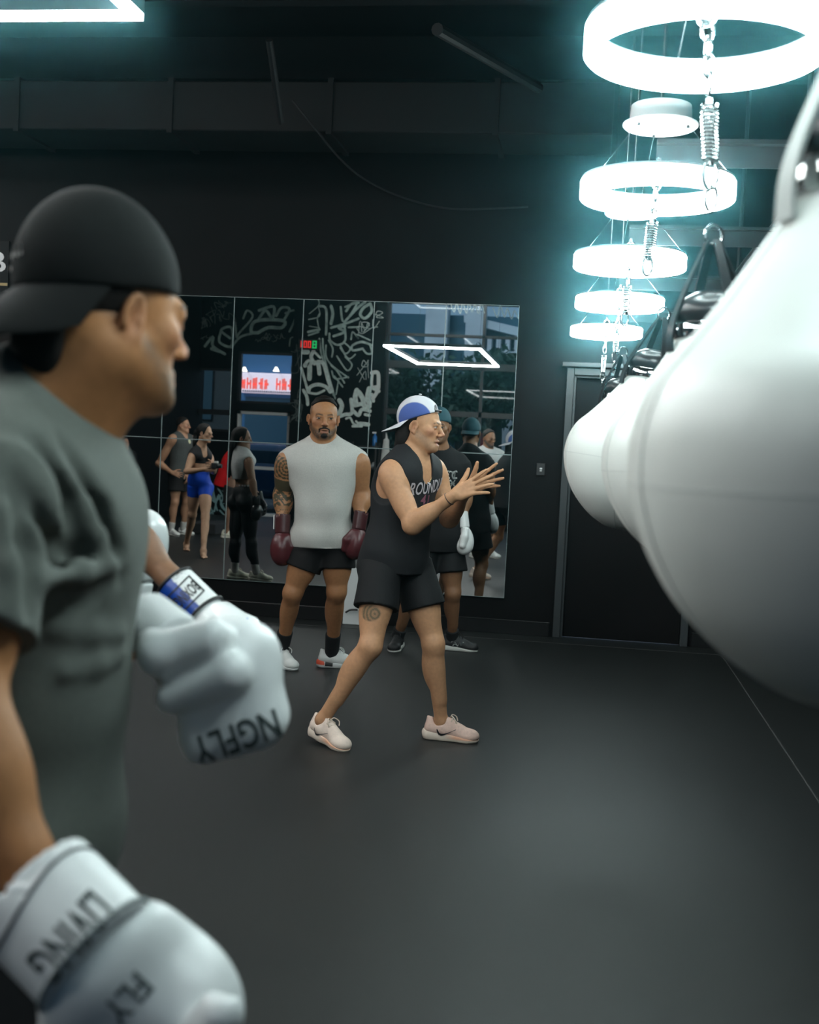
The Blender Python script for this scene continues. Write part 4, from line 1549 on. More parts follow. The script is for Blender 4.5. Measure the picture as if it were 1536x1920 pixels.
def cap(J, parent, m, brim_m, base, h=.004, paint=(), back=True, tilt=.10, zc=.012, crown=.030, hole=False, brim_drop=.45, brim_len=.085, soft=None, cap_name='cap', off=0):
    """a ball cap; worn backwards the brim goes behind. zc: rim height at the middle of the head, tilt: rim rises to the front"""
    R, c, s = J['Rh'], J['hd'], J['s'] ** .5 * J.get('hs', 1.0)
    w = J.get('hw', 1.0)

    def L(x, y, z):
        return c + R @ (V(x, y, z) * s)
    e0 = V(0, -.012 + off, .035)
    P = [E(L(*e0), V(.0815 * w, .1025, .090) * s, R, .02), E(L(0, -.020 + off, .045 + crown * .55), V(.070 * w, .085, .068 + crown * .4) * s, R, .04)]
    n = nrm(R @ V(0, tilt, -1))
    pt = L(0, 0, zc)
    if hole:
        P.append(E(L(0, .095, zc + .042), V(.038, .05, .030) * s, R, .004, -1))
    o = sdf_obj(cap_name, P, h, m, parent, cuts=[(pt, n, 0)], base=base, paint=paint)
    sg = -1 if back else 1
    # brim: a curved slab following the rim
    nb, rows = 22, 7
    vs, fs = [], []
    for k in range(nb + 1):
        a = (k / nb - .5) * math.radians(150)
        ex, ey = .080 * w * math.sin(a), .1005 * math.cos(a)
        for j in range(rows + 1):
            t = j / rows
            L_ = brim_len * math.cos(a) ** .5 if abs(a) < 1.5 else 0
            yy = ey + L_ * t
            x = ex * (1 + .05 * t)
            dz = -brim_drop * (yy - ey) - .018 * (x / .08) ** 2 * t - .0
            y_ = sg * yy - .012 + off
            zr = zc + y_ * tilt if True else zc
            zr = zc + (sg * ey - .012) * tilt
            vs.append((x, y_, zr + dz + .004))
    up_ = len(vs)
    vs += [(x, y, z - .0035) for x, y, z in vs]
    W_ = rows + 1
    for k in range(nb):
        for j in range(rows):
            a0, b0 = k * W_ + j, (k + 1) * W_ + j
            fs.append([a0, b0, b0 + 1, a0 + 1])
            fs.append([a0 + up_, a0 + 1 + up_, b0 + 1 + up_, b0 + up_])
        a0, b0 = k * W_ + rows, (k + 1) * W_ + rows
        fs.append([a0, b0, b0 + up_, a0 + up_])
        a0, b0 = k * W_, (k + 1) * W_
        fs.append([b0, a0, a0 + up_, b0 + up_])
    a0 = 0
    for j in range(rows):
        fs.append([j, j + 1, j + 1 + up_, j + up_])
        q = nb * W_ + j
        fs.append([q + 1, q, q + up_, q + 1 + up_])
    Pw = np.array([L(*v) for v in vs])
    b = mesh_obj('brim', Pw, fs, brim_m, o, smooth=True)
    b.data.set_sharp_from_angle(angle=math.radians(50))
    # button on top
    MB().lathe([(0, .006), (.007, .004), (.009, 0), (0, -.002)], L(0, -.016 + off, .035 + .094 + crown * .62), 12, R).build('button', m if base is None else brim_m, o, True)
    return o


def glove(w, d, back, thumb, parent, m, cuffm, s=1.0, h=.004, bend=.25, cuff_len=.12, trim=None, name='boxing_glove', thumb_spread=0.0, fist=1.0, paint=(), base=None, over=None):
    """a boxing glove: w wrist, d the way the forearm points, back out of the back of the hand, thumb to the thumb side"""
    R = frame(d, back)
    sx = 1 if R[:, 0] @ np.asarray(thumb, float) > 0 else -1

    def L(a, b, c):
        return np.asarray(w, float) + R @ (V(a * sx, b, c) * s)
    Rt = R @ np.array(Matrix.Rotation(-bend, 3, 'X'))
    F = [E(L(0, .095, .004), V(.050, .060, .043) * s, R, .02), E(L(-.002, .155, .008), V(.060, .075, .054) * s * fist, Rt, .03),
         E(L(-.003, .195, -.014), V(.057, .056, .056) * s * fist, Rt, .03), E(L(-.002, .165, -.040), V(.048, .050, .034) * s, Rt, .025)]
    ts = thumb_spread
    F += [C(L(.040, .075, -.008), L(.062 + ts, .135, -.030), .022 * s, .028 * s, .022), C(L(.062 + ts, .135, -.030), L(.052 + ts, .190, -.046), .028 * s, .024 * s, .012),
          C(L(.030, .10, -.035), L(.036, .19, -.075), .004 * s, .004 * s, .012, -1)]
    # welt between cuff and fist
    for k in range(16):
        a = 2 * math.pi * k / 16
        b_ = 2 * math.pi * (k + 1) / 16
        F.append(C(L(.050 * math.cos(a), .060, .044 * math.sin(a)), L(.050 * math.cos(b_), .060, .044 * math.sin(b_)), .0035 * s, .0035 * s, .006, -1))
    if over is not None:
        F = over
    g = sdf_obj(name, F, h, m, parent, base=base, paint=paint)
    Cf = [Q(L(0, .058 - cuff_len, 0), L(0, .058, 0), .050 * s, .049 * s, R[:, 2], .86, .01, flat=True), C(L(0, .02 - cuff_len, 0), L(0, .062 - cuff_len, 0), .041 * s, .040 * s, .004, -1)]
    cf = sdf_obj('cuff', Cf, h, cuffm, g, base=base if base is not None else None)
    if trim is not None:
        tr_ = MB()
        y0 = .058 - cuff_len
        for yy, rr in ((y0, .0035),):
            tr_.tube([L(.0495 * math.cos(a), yy, .0425 * math.sin(a)) for a in np.linspace(0, 2 * math.pi, 41)[:-1]], rr * s, 6, closed=True)
        tr_.build('trim', trim, cf, True)
    return g, cf, F, Cf, L, R, sx


def shoe(a, t, floor, parent, m, solem, s=1.0, h=.004, side='l', lace=None, base=None, paint=(), solebase=None, solepaint=(), low=True, detail=True, chunky=1.0, pitch=0.0, name='shoe'):
    """a trainer: a ankle, t the way the toes point; pitch lifts the heel"""
    hz = V(0, 0, 1)
    t = nrm(V(t[0], t[1], 0))
    ty = nrm(t * math.cos(pitch) - hz * math.sin(pitch))
    R = frame(ty, hz)
    sd = 1 if side == 'l' else -1                       # x towards the big toe
    g0 = V(a[0], a[1], floor)
    if pitch:
        g0 = g0 + hz * math.sin(pitch) * .13 * s

    def L(x, y, z):
        return g0 + R @ (V(x * sd, y, z) * s)
    U = [C(L(0, -.045, .055), L(0, .0, .055), .036 * s, .038 * s, .03), C(L(.003, .02, .052), L(.006, .15, .030), .038 * s, .030 * s, .03),
         E(L(.006, .135, .030), V(.045, .055, .026) * s, R, .03), C(L(0, -.05, .085), L(0, -.045, .06), .024 * s, .032 * s, .02), C(L(.002, .035, .088), L(.004, .09, .055), .026 * s, .030 * s, .02),
         C(L(0, -.060, .10), L(0, -.066, .108), .009 * s, .007 * s, .015),
         C(L(0, -.012, .16), L(0, -.008, .07), .034 * s, .030 * s, .008, -1)]
    if detail:
        U.append(Q(L(.002, .030, .10), L(.001, .014, .135), .018 * s, .017 * s, R[:, 1], .28, .008))
    cut = (L(0, 0, .016), -R[:, 2], 0)
    so = sdf_obj(name, U, h, m, parent, cuts=[cut], base=base, paint=paint)
    c_ = chunky
    So = [C(L(0, -.050, .02), L(.0, .02, .02), .040 * s, .036 * s, .02), C(L(.002, .02, .02), L(.006, .13, .02), .036 * s, .045 * s, .03), C(L(.006, .13, .022), L(.004, .160, .024), .043 * s, .032 * s, .03),
          C(L(0, -.072, .034), L(0, -.060, .030), .020 * s, .030 * s, .02)]
    So = [dict(p) for p in So]
    sol = sdf_obj('sole', So, h, solem, so, cuts=[(L(0, 0, .0), -R[:, 2], 0), (L(0, 0, .032 * c_), nrm(R @ V(0, .13, 1)), 0)], base=solebase, paint=solepaint)
    if lace is not None:
        for i in range(5):
            y = .052 + i * .016
            z = .106 - i * .0115
            pts = [L(-.022, y - .004, z - .010), L(-.008, y, z + .001), L(.010, y + .003, z + .001), L(.025, y + .002, z - .010)]
            MB().tube(spline(pts, 4), .0032 * s, 6).build('lace', lace, so, True)
        for q in (-1, 1):
            pts = [L(0, .045, .112), L(q * .016, .052, .124), L(q * .034, .07, .112), L(q * .030, .078, .092)]
            MB().tube(spline(pts, 5), .0028 * s, 6).build('lace', lace, so, True)
    return so, L, R, U, sol


def sock(a, k, floor, parent, m, s=1.0, top=.20, h=.005, r=.042):
    d = nrm(k - a)
    return sdf_obj('sock', [C(V(a[0], a[1], floor + .05), a, .037 * s, .040 * s, .02), Q(a, a + d * top * s, r * s, (r + .006) * s, V(0, 1, 0), 1.0, .02, flat=True)], h, m, parent)
def put(name, prims, h, col, parent, rough=.85, cuts=(), fold=None, bump=.12, noise=.08, bscale=160, paint=(), nscale=40, relax=1, sheen=0.0):
    m = mat('cloth %s' % name + str([round(x, 3) for x in col[:3]]), col, rough, noise=noise, nscale=nscale, bump=bump, bscale=bscale, attr=bool(paint), spec=.25, sheen=sheen)
    return sdf_obj(name, prims, h, m, parent, cuts=cuts, base=col if paint else None, paint=paint, fold=fold, relax=relax)


def top(J, T, e=.012, hem=.10, sleeve=None, loose=(.165, .17), q=.74, neck=.072, scoop=0.0, armhole=None, sides='lr', strap=0.0, back_off=0.0, fitted=False):
    """shirt or vest: shapes and hem cut"""
    s, m = J['s'], J['m']
    Rc = J['Rc']
    rt, fw, up = Rc[:, 0], Rc[:, 1], Rc[:, 2]
    P = [infl(p, e * s) for p in T['torso']]
    if not fitted:
        P.append(Q(J['che'] - up * .02 * s - fw * back_off * s, J['pel'] - up * (hem + .06) * s - fw * back_off * s, loose[0] * s, loose[1] * s, fw, q, .06))
    for side in sides:
        if sleeve:
            sh, el = J['s' + side], J['e' + side]
            r = .066 * s * m
            P.append(infl(T['arm' + side][0], .012 * s, .04))
            P.append(Q(lerp(sh, el, .0), lerp(sh, el, sleeve), r, r * 1.0, fw, 1.0, .03, flat=True))
        if armhole is not None:
            sh = J['s' + side]
            out = rt * (1 if side == 'r' else -1)
            a, b, c = armhole
            P.append(E(sh + (out * a - up * .035) * s, V(b, .12, c) * s, Rc, .008, -1))
    nb = J['nk'] + up * .03 * s
    hd = J['hd']
    P.append(C(nb + fw * .02 * s, nb + nrm(hd - nb) * .2 * s + fw * .02 * s, neck * s, neck * 1.15 * s, .006, -1))
    if scoop > 0:
        P.append(C(nb + (fw * .04) * s, nb + (fw * .11 - up * scoop) * s, neck * s, neck * .62 * s, .01, -1))
    n = -lerp(up, V(0, 0, 1), .4)
    cut = (J['pel'] - up * hem * s, nrm(n), 0)
    return P, cut


def shorts(J, T, e=.018, leg=.45, r0_=.108, r1=.110, waist=.06, q=1.0, hem_n=None):
    s = J['s']
    up = J['Rp'][:, 2]
    P = [infl(p, e * s) for p in T['torso'] if p['t'] == 'e' and (p['c'] - J['pel']) @ up < .06 * s]
    for side in 'lr':
        h, k = J['h' + side], J['k' + side]
        P.append(Q(h + (h - k) * .05, lerp(h, k, leg), r0_ * s, r1 * s, J['Rp'][:, 1], q, .035, flat=True))
    cut = (J['pel'] + up * waist * s, up, 0)
    return P, cut


def skin_body(J, T, base, parent, h, paint=(), parts='torso neck head arms legs', extra=(), cuts=(), rough=.5, name='body'):
    P = []
    P += T['torso'] + T['neck'] + T.get('head', [])
    for side in 'lr':
        P += T['arm' + side] + T['leg' + side]
    P += list(extra)
    return sdf_obj(name, P, h, skin_mat('skin %s' % name + str(rough), rough), parent, cuts=cuts, base=base, paint=paint)


VF = V(-math.sin(YAW), math.cos(YAW), 0)      # into the picture
VR = V(math.cos(YAW), math.sin(YAW), 0)       # to the right of the picture
UP = V(0, 0, 1)


def dv(r, f, u):
    return nrm(VR * r + VF * f + UP * u)
# ------------------------------------------------------------------ the trainer in the middle, hands together, pointing
def floor_dir(a, b):
    p, q = onfloor(*a), onfloor(*b)
    return nrm(q - p)


fR, fL = onfloor(603, 1393), onfloor(826, 1386)
J = joints(pel=at(744, 1040, 5.88), nk=at(770, 856, 5.88), hd=at(789, 798, 5.87), sr=at(734, 889, 5.74), sl=at(813, 882, 6.03),
           er=at(774, 984, 5.66), wr=at(853, 928, 5.60), el=at(843, 972, 6.02), wl=at(877, 915, 5.74), hr=at(716, 1062, 5.80), hl=at(776, 1062, 5.97),
           kr=at(694, 1212, 5.66), kl=at(812, 1208, 5.92), ar=fR + UP * .115, al=fL + UP * .09,
           tr=floor_dir((588, 1388), (648, 1409)), tl=floor_dir((805, 1386), (898, 1394)), s=.99, m=1.08)
J['hf'] = dv(.95, -.30, -.04)
J['hu'] = dv(.05, 0, 1)
J['hs'] = 1.07
J['hw'] = .97
J['gaze'] = dv(1, .05, -.1)
T = body_prims(J)
T['head'] = head_prims(J, open_mouth=.007)
coach = empty('person', (fR + fL) / 2, 'person in white and blue backwards cap and black vest, palms together, stepping', 'person')
SK = V(.52, .275, .150)
hR = hand_prims(J['wr'], dv(.88, -.10, .46), dv(-.15, -.95, .25), dv(-.4, 0, .9), 1.03, curl=(.10, .16, .20, .22), splay=(.22, .06, -.12, -.34), tcurl=-.12, tout=.62)
hL = hand_prims(J['wl'], dv(.90, -.12, .44), dv(.1, .95, .2), dv(-.4, 0, .9), 1.0, curl=(.08, .12, .2, .25), splay=(.30, .08, -.10, -.26), tcurl=-.1, tout=.75)
hp = head_paint(J, V(.36, .15, .11), V(.035, .022, .015), stubble=V(.20, .125, .085), st_amt=.55, cheeks=V(.46, .19, .12), browraise=-.002)
hp.append(paint_prim(E(J['hd'] + frame(J['hf'], J['hu']) @ V(0, .05, .098) * 1.07, V(.055, .06, .034), frame(J['hf'], J['hu'])), V(.012, .010, .010), .003))
thigh = lerp(J['hr'], J['kr'], .60) + J['Rp'][:, 1] * .03 - VF * .05


def thigh_tattoo(v):
    mk, c = paint_prim(E(lerp(J['hr'], J['kr'], .565) - VF * .07 - VR * .02, V(.050, .05, .040)), V(0, 0, 0), .004, .85)(v)
    r = np.sqrt(((v - (lerp(J['hr'], J['kr'], .565) - VF * .09)) ** 2).sum(1))
    return mk * (.72 + .2 * np.sign(np.sin(r * 330))), np.array([.045, .055, .035])


skin_body(J, T, SK, coach, .0042, paint=hp + [thigh_tattoo], extra=hR + hL)
eyes(J, coach, (.06, .05, .03))
HAIRD = mat('dark hair', (.010, .0075, .0065, 1), .6, noise=.5, nscale=120, bump=.5, bscale=500, spec=.2)
hair_cap(J, coach, HAIRD, grow=.005, cutn=(0, .95, -.42), cutd=-.010, h=.0045,
         extra=(((0, -.085, -.055), (.055, .030, .060)), ((.05, -.062, -.060), (.020, .034, .050)), ((-.05, -.062, -.060), (.020, .034, .050)), ((0, -.096, -.105), (.045, .02, .03)),
                ((.062, .030, .022), (.013, .020, .036)), ((-.062, .030, .022), (.013, .020, .036))),
         fold=lambda v: folds(v, .0025, 160, 4, [(1, 0, 0), (0, 1, 0)]))
Rh, hc = J['Rh'], J['hd']


def blue_side(v):
    u = (v - hc) @ Rh
    q = np.sqrt(((u[:, 1] + .015) / .085) ** 2 + ((u[:, 2] - .030) / .080) ** 2)
    mk = np.clip((1 - q) / .05 + .5, 0, 1) * np.clip((np.abs(u[:, 0]) - .028) / .004, 0, 1)
    return mk, np.array(srgb(72, 94, 160)[:3])


CAPW = mat('cap cloth', (.62, .62, .66, 1), .85, bump=.2, bscale=300, attr=True)
CAPB = mat('white cap cloth', (.66, .66, .70, 1), .85, bump=.2, bscale=300)
cp = cap(J, coach, CAPW, CAPB, V(.62, .62, .66), h=.004, paint=[blue_side], back=True, tilt=.40, zc=.036, crown=.022, hole=True, brim_drop=.50, brim_len=.075)
stp = MB()
stp.tube([hc + Rh @ (V(.0835 * math.sin(a), -.012 + .1045 * math.cos(a), .036 + .40 * (.1045 * math.cos(a) - .012) + .006) * 1.015) for a in np.linspace(-.50, .50, 14)], .0050, 8)
stp.build('strap', mat('black cap strap', (.012, .012, .014, 1), .4), cp, True)

# vest
P, cut = top(J, T, e=.010, hem=.085, loose=(.158, .192), q=.76, neck=.066, scoop=.115, armhole=(.048, .072, .125), back_off=.012)
vest = put('vest', P, .005, (.0135, .0138, .0155, 1), coach, .75, cuts=[cut], fold=lambda v: folds(v, .0045, 26, 8, [(.4, .2, 1), (.8, .1, .6), (-.5, .3, 1)]) * np.clip((J['che'][2] + .05 - v[:, 2]) / .25, .12, 1))
FW, RT, UPc = J['Rc'][:, 1], J['Rc'][:, 0], J['Rc'][:, 2]
LET = mat('pale vest print', (.42, .40, .43, 1), .7)
LETP = mat('plum vest print', (.16, .05, .08, 1), .7)
vs_, fs_ = text_verts('ROUNDUP', .068, .008)
vs_[:, 1] += vs_[:, 0] * .10
drape('lettering', vs_ * V(.82, 1.3), fs_, J['che'] + UPc * .012 + FW * .16 + RT * -.02, -RT, UPc, LET, vest, P, [cut], .002)
vs_, fs_ = text_verts('41', .075, .008)
drape('lettering', vs_, fs_, J['che'] - UPc * .055 + FW * .16, -RT, UPc, LETP, vest, P, [cut], .002)

# shorts
P, cut = shorts(J, T, e=.010, leg=.53, r0_=.100, r1=.114, waist=.03)
P += [C(lerp(J['hr'], J['kr'], .62) - VF * .115 - VR * .03, lerp(J['hr'], J['kr'], .38) - VF * .13 - VR * .02, .034, .004, .01, -1)]
put('shorts', P, .005, (.0080, .0080, .0088, 1), coach, .7, cuts=[cut], fold=lambda v: folds(v, .004, 30, 3, [(.2, 0, 1), (1, 0, .3)]))

# shoes, laces, flash marks
SHOEP = mat('pink mesh shoe', (.72, .50, .42, 1), .75, noise=.08, nscale=90, bump=.2, bscale=400)
SHOEW = mat('cream mesh shoe', (.76, .62, .53, 1), .75, noise=.06, nscale=90, bump=.2, bscale=400)
SOLEP = mat('cream foam sole', (.74, .62, .52, 1), .6, attr=True)
LACE = mat('cream lace', (.72, .60, .50, 1), .8)
FLASH = mat('black flash mark', (.012, .012, .014, 1), .4)


def peach(L, R):
    def fn(v):
        u = (v - L(0, 0, 0)) @ R
        mk = np.clip((u[:, 1] - .02) / .06, 0, 1) * np.clip((u[:, 2] - .012) / .006, 0, 1) * .75
        return mk, np.array([.75, .33, .18])
    return fn


def trainer_shoe(a, t, side, mm, pitch, flip):
    hz = UP
    tt = nrm(V(t[0], t[1], 0))
    ty = nrm(tt * math.cos(pitch) - hz * math.sin(pitch))
    R = frame(ty, hz)
    g0 = V(a[0], a[1], 0) + hz * math.sin(pitch) * .13
    sp = [peach(lambda x, y, z: g0, R)]
    so, L, R, U, sol = shoe(a, t, 0.0, coach, mm, SOLEP, 1.03, .004, side, lace=LACE, solebase=V(.74, .62, .52), solepaint=sp, chunky=1.25, pitch=pitch)
    # curved tick on the camera side
    sdv = R[:, 0] if (R[:, 0] @ (CAM - g0)) > 0 else -R[:, 0]
    pts2 = spline([V(-.052, .012, 0), V(-.038, -.012, 0), V(-.010, -.010, 0), V(.045, .016, 0)], 8)
    w2 = [max(.0025, .015 * math.sin(math.pi * min(1, (i + 2) / len(pts2))) ** 1.2 * (1 - .6 * i / len(pts2))) for i in range(len(pts2))]
    vv, ff = [], []
    for i, p in enumerate(pts2):
        tg = nrm(pts2[min(i + 1, len(pts2) - 1)] - pts2[max(i - 1, 0)])
        nn = V(-tg[1], tg[0], 0)
        vv += [(p + nn * w2[i] / 2)[:2], (p - nn * w2[i] / 2)[:2]]
    for i in range(len(pts2) - 1):
        ff.append([2 * i, 2 * i + 1, 2 * i + 3, 2 * i + 2])
    vv = np.array(vv)
    yd = R[:, 2]
    xd = np.cross(yd, sdv)
    if xd @ R[:, 1] < 0:
        vv[:, 0] *= -1
    ff = [f[::-1] for f in ff] if xd @ R[:, 1] < 0 else ff
    drape('flash_mark', vv, ff, L(0, .035, .048) + sdv * .05, xd, yd, FLASH, so, U + [C(L(.002, .02, .02), L(.006, .13, .02), .036, .045, .03)], off=.0025, reach=.06)
    return so, L


trainer_shoe(J['ar'], J['tr'], 'r', SHOEW, .13, 1)
so, L_ = trainer_shoe(J['al'], J['tl'], 'l', SHOEP, .0, 1)
# bracelet and neck chain
fa = nrm(J['wr'] - J['er'])
c0 = J['wr'] - fa * .035
a1 = nrm(np.cross(fa, UP))
a2 = np.cross(fa, a1)
MB().tube([c0 + (a1 * .034 * math.cos(u) + a2 * .031 * math.sin(u)) for u in np.linspace(0, 2 * math.pi, 29)[:-1]], .0022, 6, closed=True).build('bracelet', FLASH, coach, True)
nb = J['nk'] + UPc * .02
pts = spline([nb - RT * .075 + FW * .01 + UPc * .02, nb - RT * .06 + FW * .075 - UPc * .06, nb + FW * .125 - UPc * .155, nb + RT * .06 + FW * .075 - UPc * .06, nb + RT * .075 + FW * .01 + UPc * .02], 8)
allp = T['torso'] + T['neck']
PP = np.array(pts)
for _ in range(20):
    Fv = field(allp, PP)
    PP = PP + (FW * .7 + 0 * UPc)[None] * np.clip(.004 - Fv, -.01, .02)[:, None]
MB().tube(list(PP), .0016, 6).build('neck_chain', mat('thin gold chain', (.75, .62, .40, 1), .25, 1.0), coach, True)
# ------------------------------------------------------------------ the man in the grey sleeveless tee
fR, fL = onfloor(527, 1248), onfloor(621, 1251)
J = joints(pel=at(606, 1008, 7.47), nk=at(607, 836, 7.48), hd=at(607, 784, 7.44), sr=at(540, 867, 7.45), sl=at(670, 867, 7.50), er=at(530, 928, 7.50), wr=at(530, 984, 7.42), el=at(677, 928, 7.55), wl=at(675, 978, 7.44),
           hr=at(580, 1030, 7.46), hl=at(632, 1030, 7.50), kr=at(549, 1112, 7.42), kl=at(631, 1110, 7.48), ar=fR + UP * .10, al=fL + UP * .095,
           tr=floor_dir((512, 1252), (550, 1269)), tl=floor_dir((604, 1257), (648, 1259)), s=1.03, m=1.32)
J['hf'] = dv(.16, -1, .0)
J['hu'] = UP
J['hs'], J['hw'] = 1.10, 1.06
J['gaze'] = dv(.35, -1, -.02)
J['nm'] = 1.05
T = body_prims(J)
T['head'] = head_prims(J, open_mouth=.003)
man = empty('person', (fR + fL) / 2, 'person in grey sleeveless tee with tattooed arm and maroon boxing gloves, standing', 'person')
SK = V(.38, .180, .085)
hp = head_paint(J, V(.30, .12, .085), V(.020, .013, .010), stubble=V(.035, .024, .018), st_amt=.88, fade=V(.10, .065, .045), cheeks=V(.42, .17, .10))


def arm_tattoo(v):
    sh, el, wr = J['sr'], J['er'], J['wr']
    mk = np.zeros(len(v))
    for a, b, t0, t1 in ((sh, el, 0, 1), (el, wr, 1, 2)):
        ab = b - a
        h = np.clip((v - a) @ ab / (ab @ ab), 0, 1)
        d = np.linalg.norm(v - a - h[:, None] * ab, axis=1)
        near = (d < .085) & ((v - a) @ nrm(ab) > -.045)
        x = (v - a) @ VR
        z = (v - a) @ UP
        ang = np.arctan2((v - a - h[:, None] * ab) @ VR, -(v - a - h[:, None] * ab) @ VF)
        t = t0 + h
        pat = np.zeros(len(v))
        if t0 == 0:
            r = np.sqrt((x + .0) ** 2 + (z + .035) ** 2)
            pat = np.where(t < .42, .62 + .38 * np.sign(np.sin(r * 300) + .75 * np.sin(np.arctan2(z + .035, x) * 13)), pat)
            pat = np.where((t >= .42) & (t < .47), .1, pat)
            pat = np.where((t >= .47) & (t < .80), 1.0, pat)
            pat = np.where((t >= .80) & (t < .84), .15, pat)
            pat = np.where(t >= .84, .5 + .5 * np.sign(np.sin(ang * 7 + 5 * np.sin(z * 70)) * np.sin(z * 190 + 2 * np.sin(ang * 3))), pat)
        else:
            pat = np.where(t < 1.45, .5 + .5 * np.sign(np.sin(z * 130 + 4 * np.sin(ang * 2.5)) + .7 * np.sin(ang * 6 + z * 60)), pat)
            pat = np.where((t >= 1.45) & (t < 1.55), .25, pat)
            pat = np.where(t >= 1.55, (np.sin(z * 300 + 3 * np.sin(ang * 5)) * np.sin(ang * 11 + z * 90) > .2) * .8, pat)
        mk = np.where(near, np.maximum(mk, pat), mk)
    mk *= ((v - J['sr']) @ VR < .075)
    return mk * .94, np.array([.040, .042, .026])


skin_body(J, T, SK, man, .0046, paint=hp + [arm_tattoo], rough=.42)
eyes(J, man, (.03, .02, .012))
hair_cap(J, man, HAIRD, grow=.007, cutn=(0, .62, -.78), cutd=-.038, h=.0035, extra=(((0, -.045, .118), (.026, .030, .014), .02), ((.0, .02, .108), (.05, .05, .012), .02)), sub=(((.098, -.01, .020), (.040, .13, .070)), ((-.098, -.01, .020), (.040, .13, .070)), ((0, -.12, .0), (.09, .045, .075))), fold=lambda v: folds(v, .0025, 170, 4, [(0, 1, 0), (1, 0, 0)]))
# moustache and chin hair with some thickness
Rh, hc, hs_ = J['Rh'], J['hd'], J['hs']


def hl_(x, y, z):
    return hc + Rh @ (V(x * 1.06, y, z) * hs_ * J['s'] ** .5)


sdf_obj('beard', [C(hl_(-.004, .096, -.055), hl_(-.026, .086, -.064), .0055, .0045, .004), C(hl_(.004, .096, -.055), hl_(.026, .086, -.064), .0055, .0045, .004), E(hl_(0, .083, -.101), V(.024, .017, .017), Rh, .01),
                  C(hl_(-.027, .082, -.068), hl_(-.025, .074, -.098), .0045, .006, .006), C(hl_(.027, .082, -.068), hl_(.025, .074, -.098), .0045, .006, .006),
                  C(hl_(-.03, .070, -.104), hl_(-.052, .022, -.074), .008, .005, .01), C(hl_(.03, .070, -.104), hl_(.052, .022, -.074), .008, .005, .01)], .003, HAIRD, man,
        fold=lambda v: folds(v, .002, 300, 2))

# tee with cut-off sleeves
P, cut = top(J, T, e=.012, hem=.06, loose=(.184, .168), q=.72, neck=.074)
for sd in 'lr':
    sh = J['s' + sd]
    o_ = J['Rc'][:, 0] * (1 if sd == 'r' else -1)
    P.insert(0, C(lerp(J['nk'], sh, .55) - UP * .005, sh + o_ * .022 + UP * .026, .062, .048, .04))
    P.insert(0, C(sh - o_ * .045 - UP * .02, sh - o_ * .065 - UP * .12, .058, .050, .06))
dirs = [(.15, .1, 1), (.5, .1, 1), (-.45, .1, 1)]
tee = put('tee', P, .0052, (.50, .495, .465, 1), man, .9, cuts=[cut], noise=.10, nscale=220, fold=lambda v: folds(v, .015, 21, 12, [(1, .2, .15), (.9, .1, .45), (.9, .2, -.4)]) * np.clip((J['che'][2] + .12 - v[:, 2]) / .3, .10, 1))
nb = J['nk'] + UP * .03
# rib collar
cc0 = nb + J['Rc'][:, 1] * .012 - UP * .006
MB().tube([cc0 + J['Rc'] @ V(.0765 * math.cos(u), .073 * math.sin(u), -.022 - .030 * math.sin(u)) for u in np.linspace(0, 2 * math.pi, 41)[:-1]], .007, 8, closed=True).build('collar', MATS[[k for k in MATS if k.startswith('cloth tee')][0]], tee, True)
P, cut = shorts(J, T, e=.012, leg=.44, r0_=.108, r1=.118, waist=-.056)
put('shorts', P, .0055, (.0085, .0076, .0082, 1), man, .75, cuts=[cut], fold=lambda v: folds(v, .004, 28, 5, [(.3, 0, 1)]))
MAROON = mat('maroon glove leather', (.085, .018, .022, 1), .32, noise=.12, nscale=20, bump=.1, bscale=120)
MAROOND = mat('dark maroon cuff', (.060, .016, .018, 1), .35)
g, cf, F_, Cf, L, R, sx = glove(J['wr'] + UP * .005, dv(.02, -.10, -1), dv(-.55, -.85, 0), dv(.85, -.55, 0), man, MAROON, MAROOND, 1.04, .005, bend=.2, fist=1.12)
MB().box(L(-.052, -.01, .0), (.004, .045, .026), R, .003).build('white_tab', mat('white tab', (.7, .7, .7, 1), .5), cf)
glove(J['wl'] + UP * .005, dv(-.10, -.15, -1), dv(.75, -.6, 0), dv(-.7, -.7, 0), man, MAROON, MAROOND, 1.0, .005, bend=.2, fist=1.0)
BLKSOCK = mat('black sock', (.010, .010, .011, 1), .9, bump=.2, bscale=200)
WMESH = mat('white mesh shoe', (.72, .74, .72, 1), .6, bump=.2, bscale=400)
WSOLE = mat('white shoe sole', (.66, .68, .67, 1), .5, attr=True)
WLACE = mat('white lace', (.72, .74, .73, 1), .8)
for sd in 'rl':
    a, t = J['a' + sd], J['t' + sd]
    g0 = V(a[0], a[1], 0)
    R_ = frame(t, UP)

    def solep(v, g0=g0, R_=R_):
        u = (v - g0) @ R_
        mk = ((u[:, 1] < -.045) & (u[:, 2] > .02)) * 1.0
        mk = np.maximum(mk, ((u[:, 1] > -.04) & (u[:, 1] < .01) & (u[:, 2] > .012)) * 1.0)
        c = np.where((u[:, 1] < -.042)[:, None], V(.75, .10, .045), V(.02, .02, .02))
        return mk, c
    so, L, R, U, sol = shoe(a, t, 0.0, man, WMESH, WSOLE, 1.06, .0042, sd, lace=WLACE, solebase=V(.66, .68, .67), solepaint=[solep], chunky=1.2)
    sock(a, J['k' + sd], 0.0, man, BLKSOCK, 1.0, .155, r=.045)
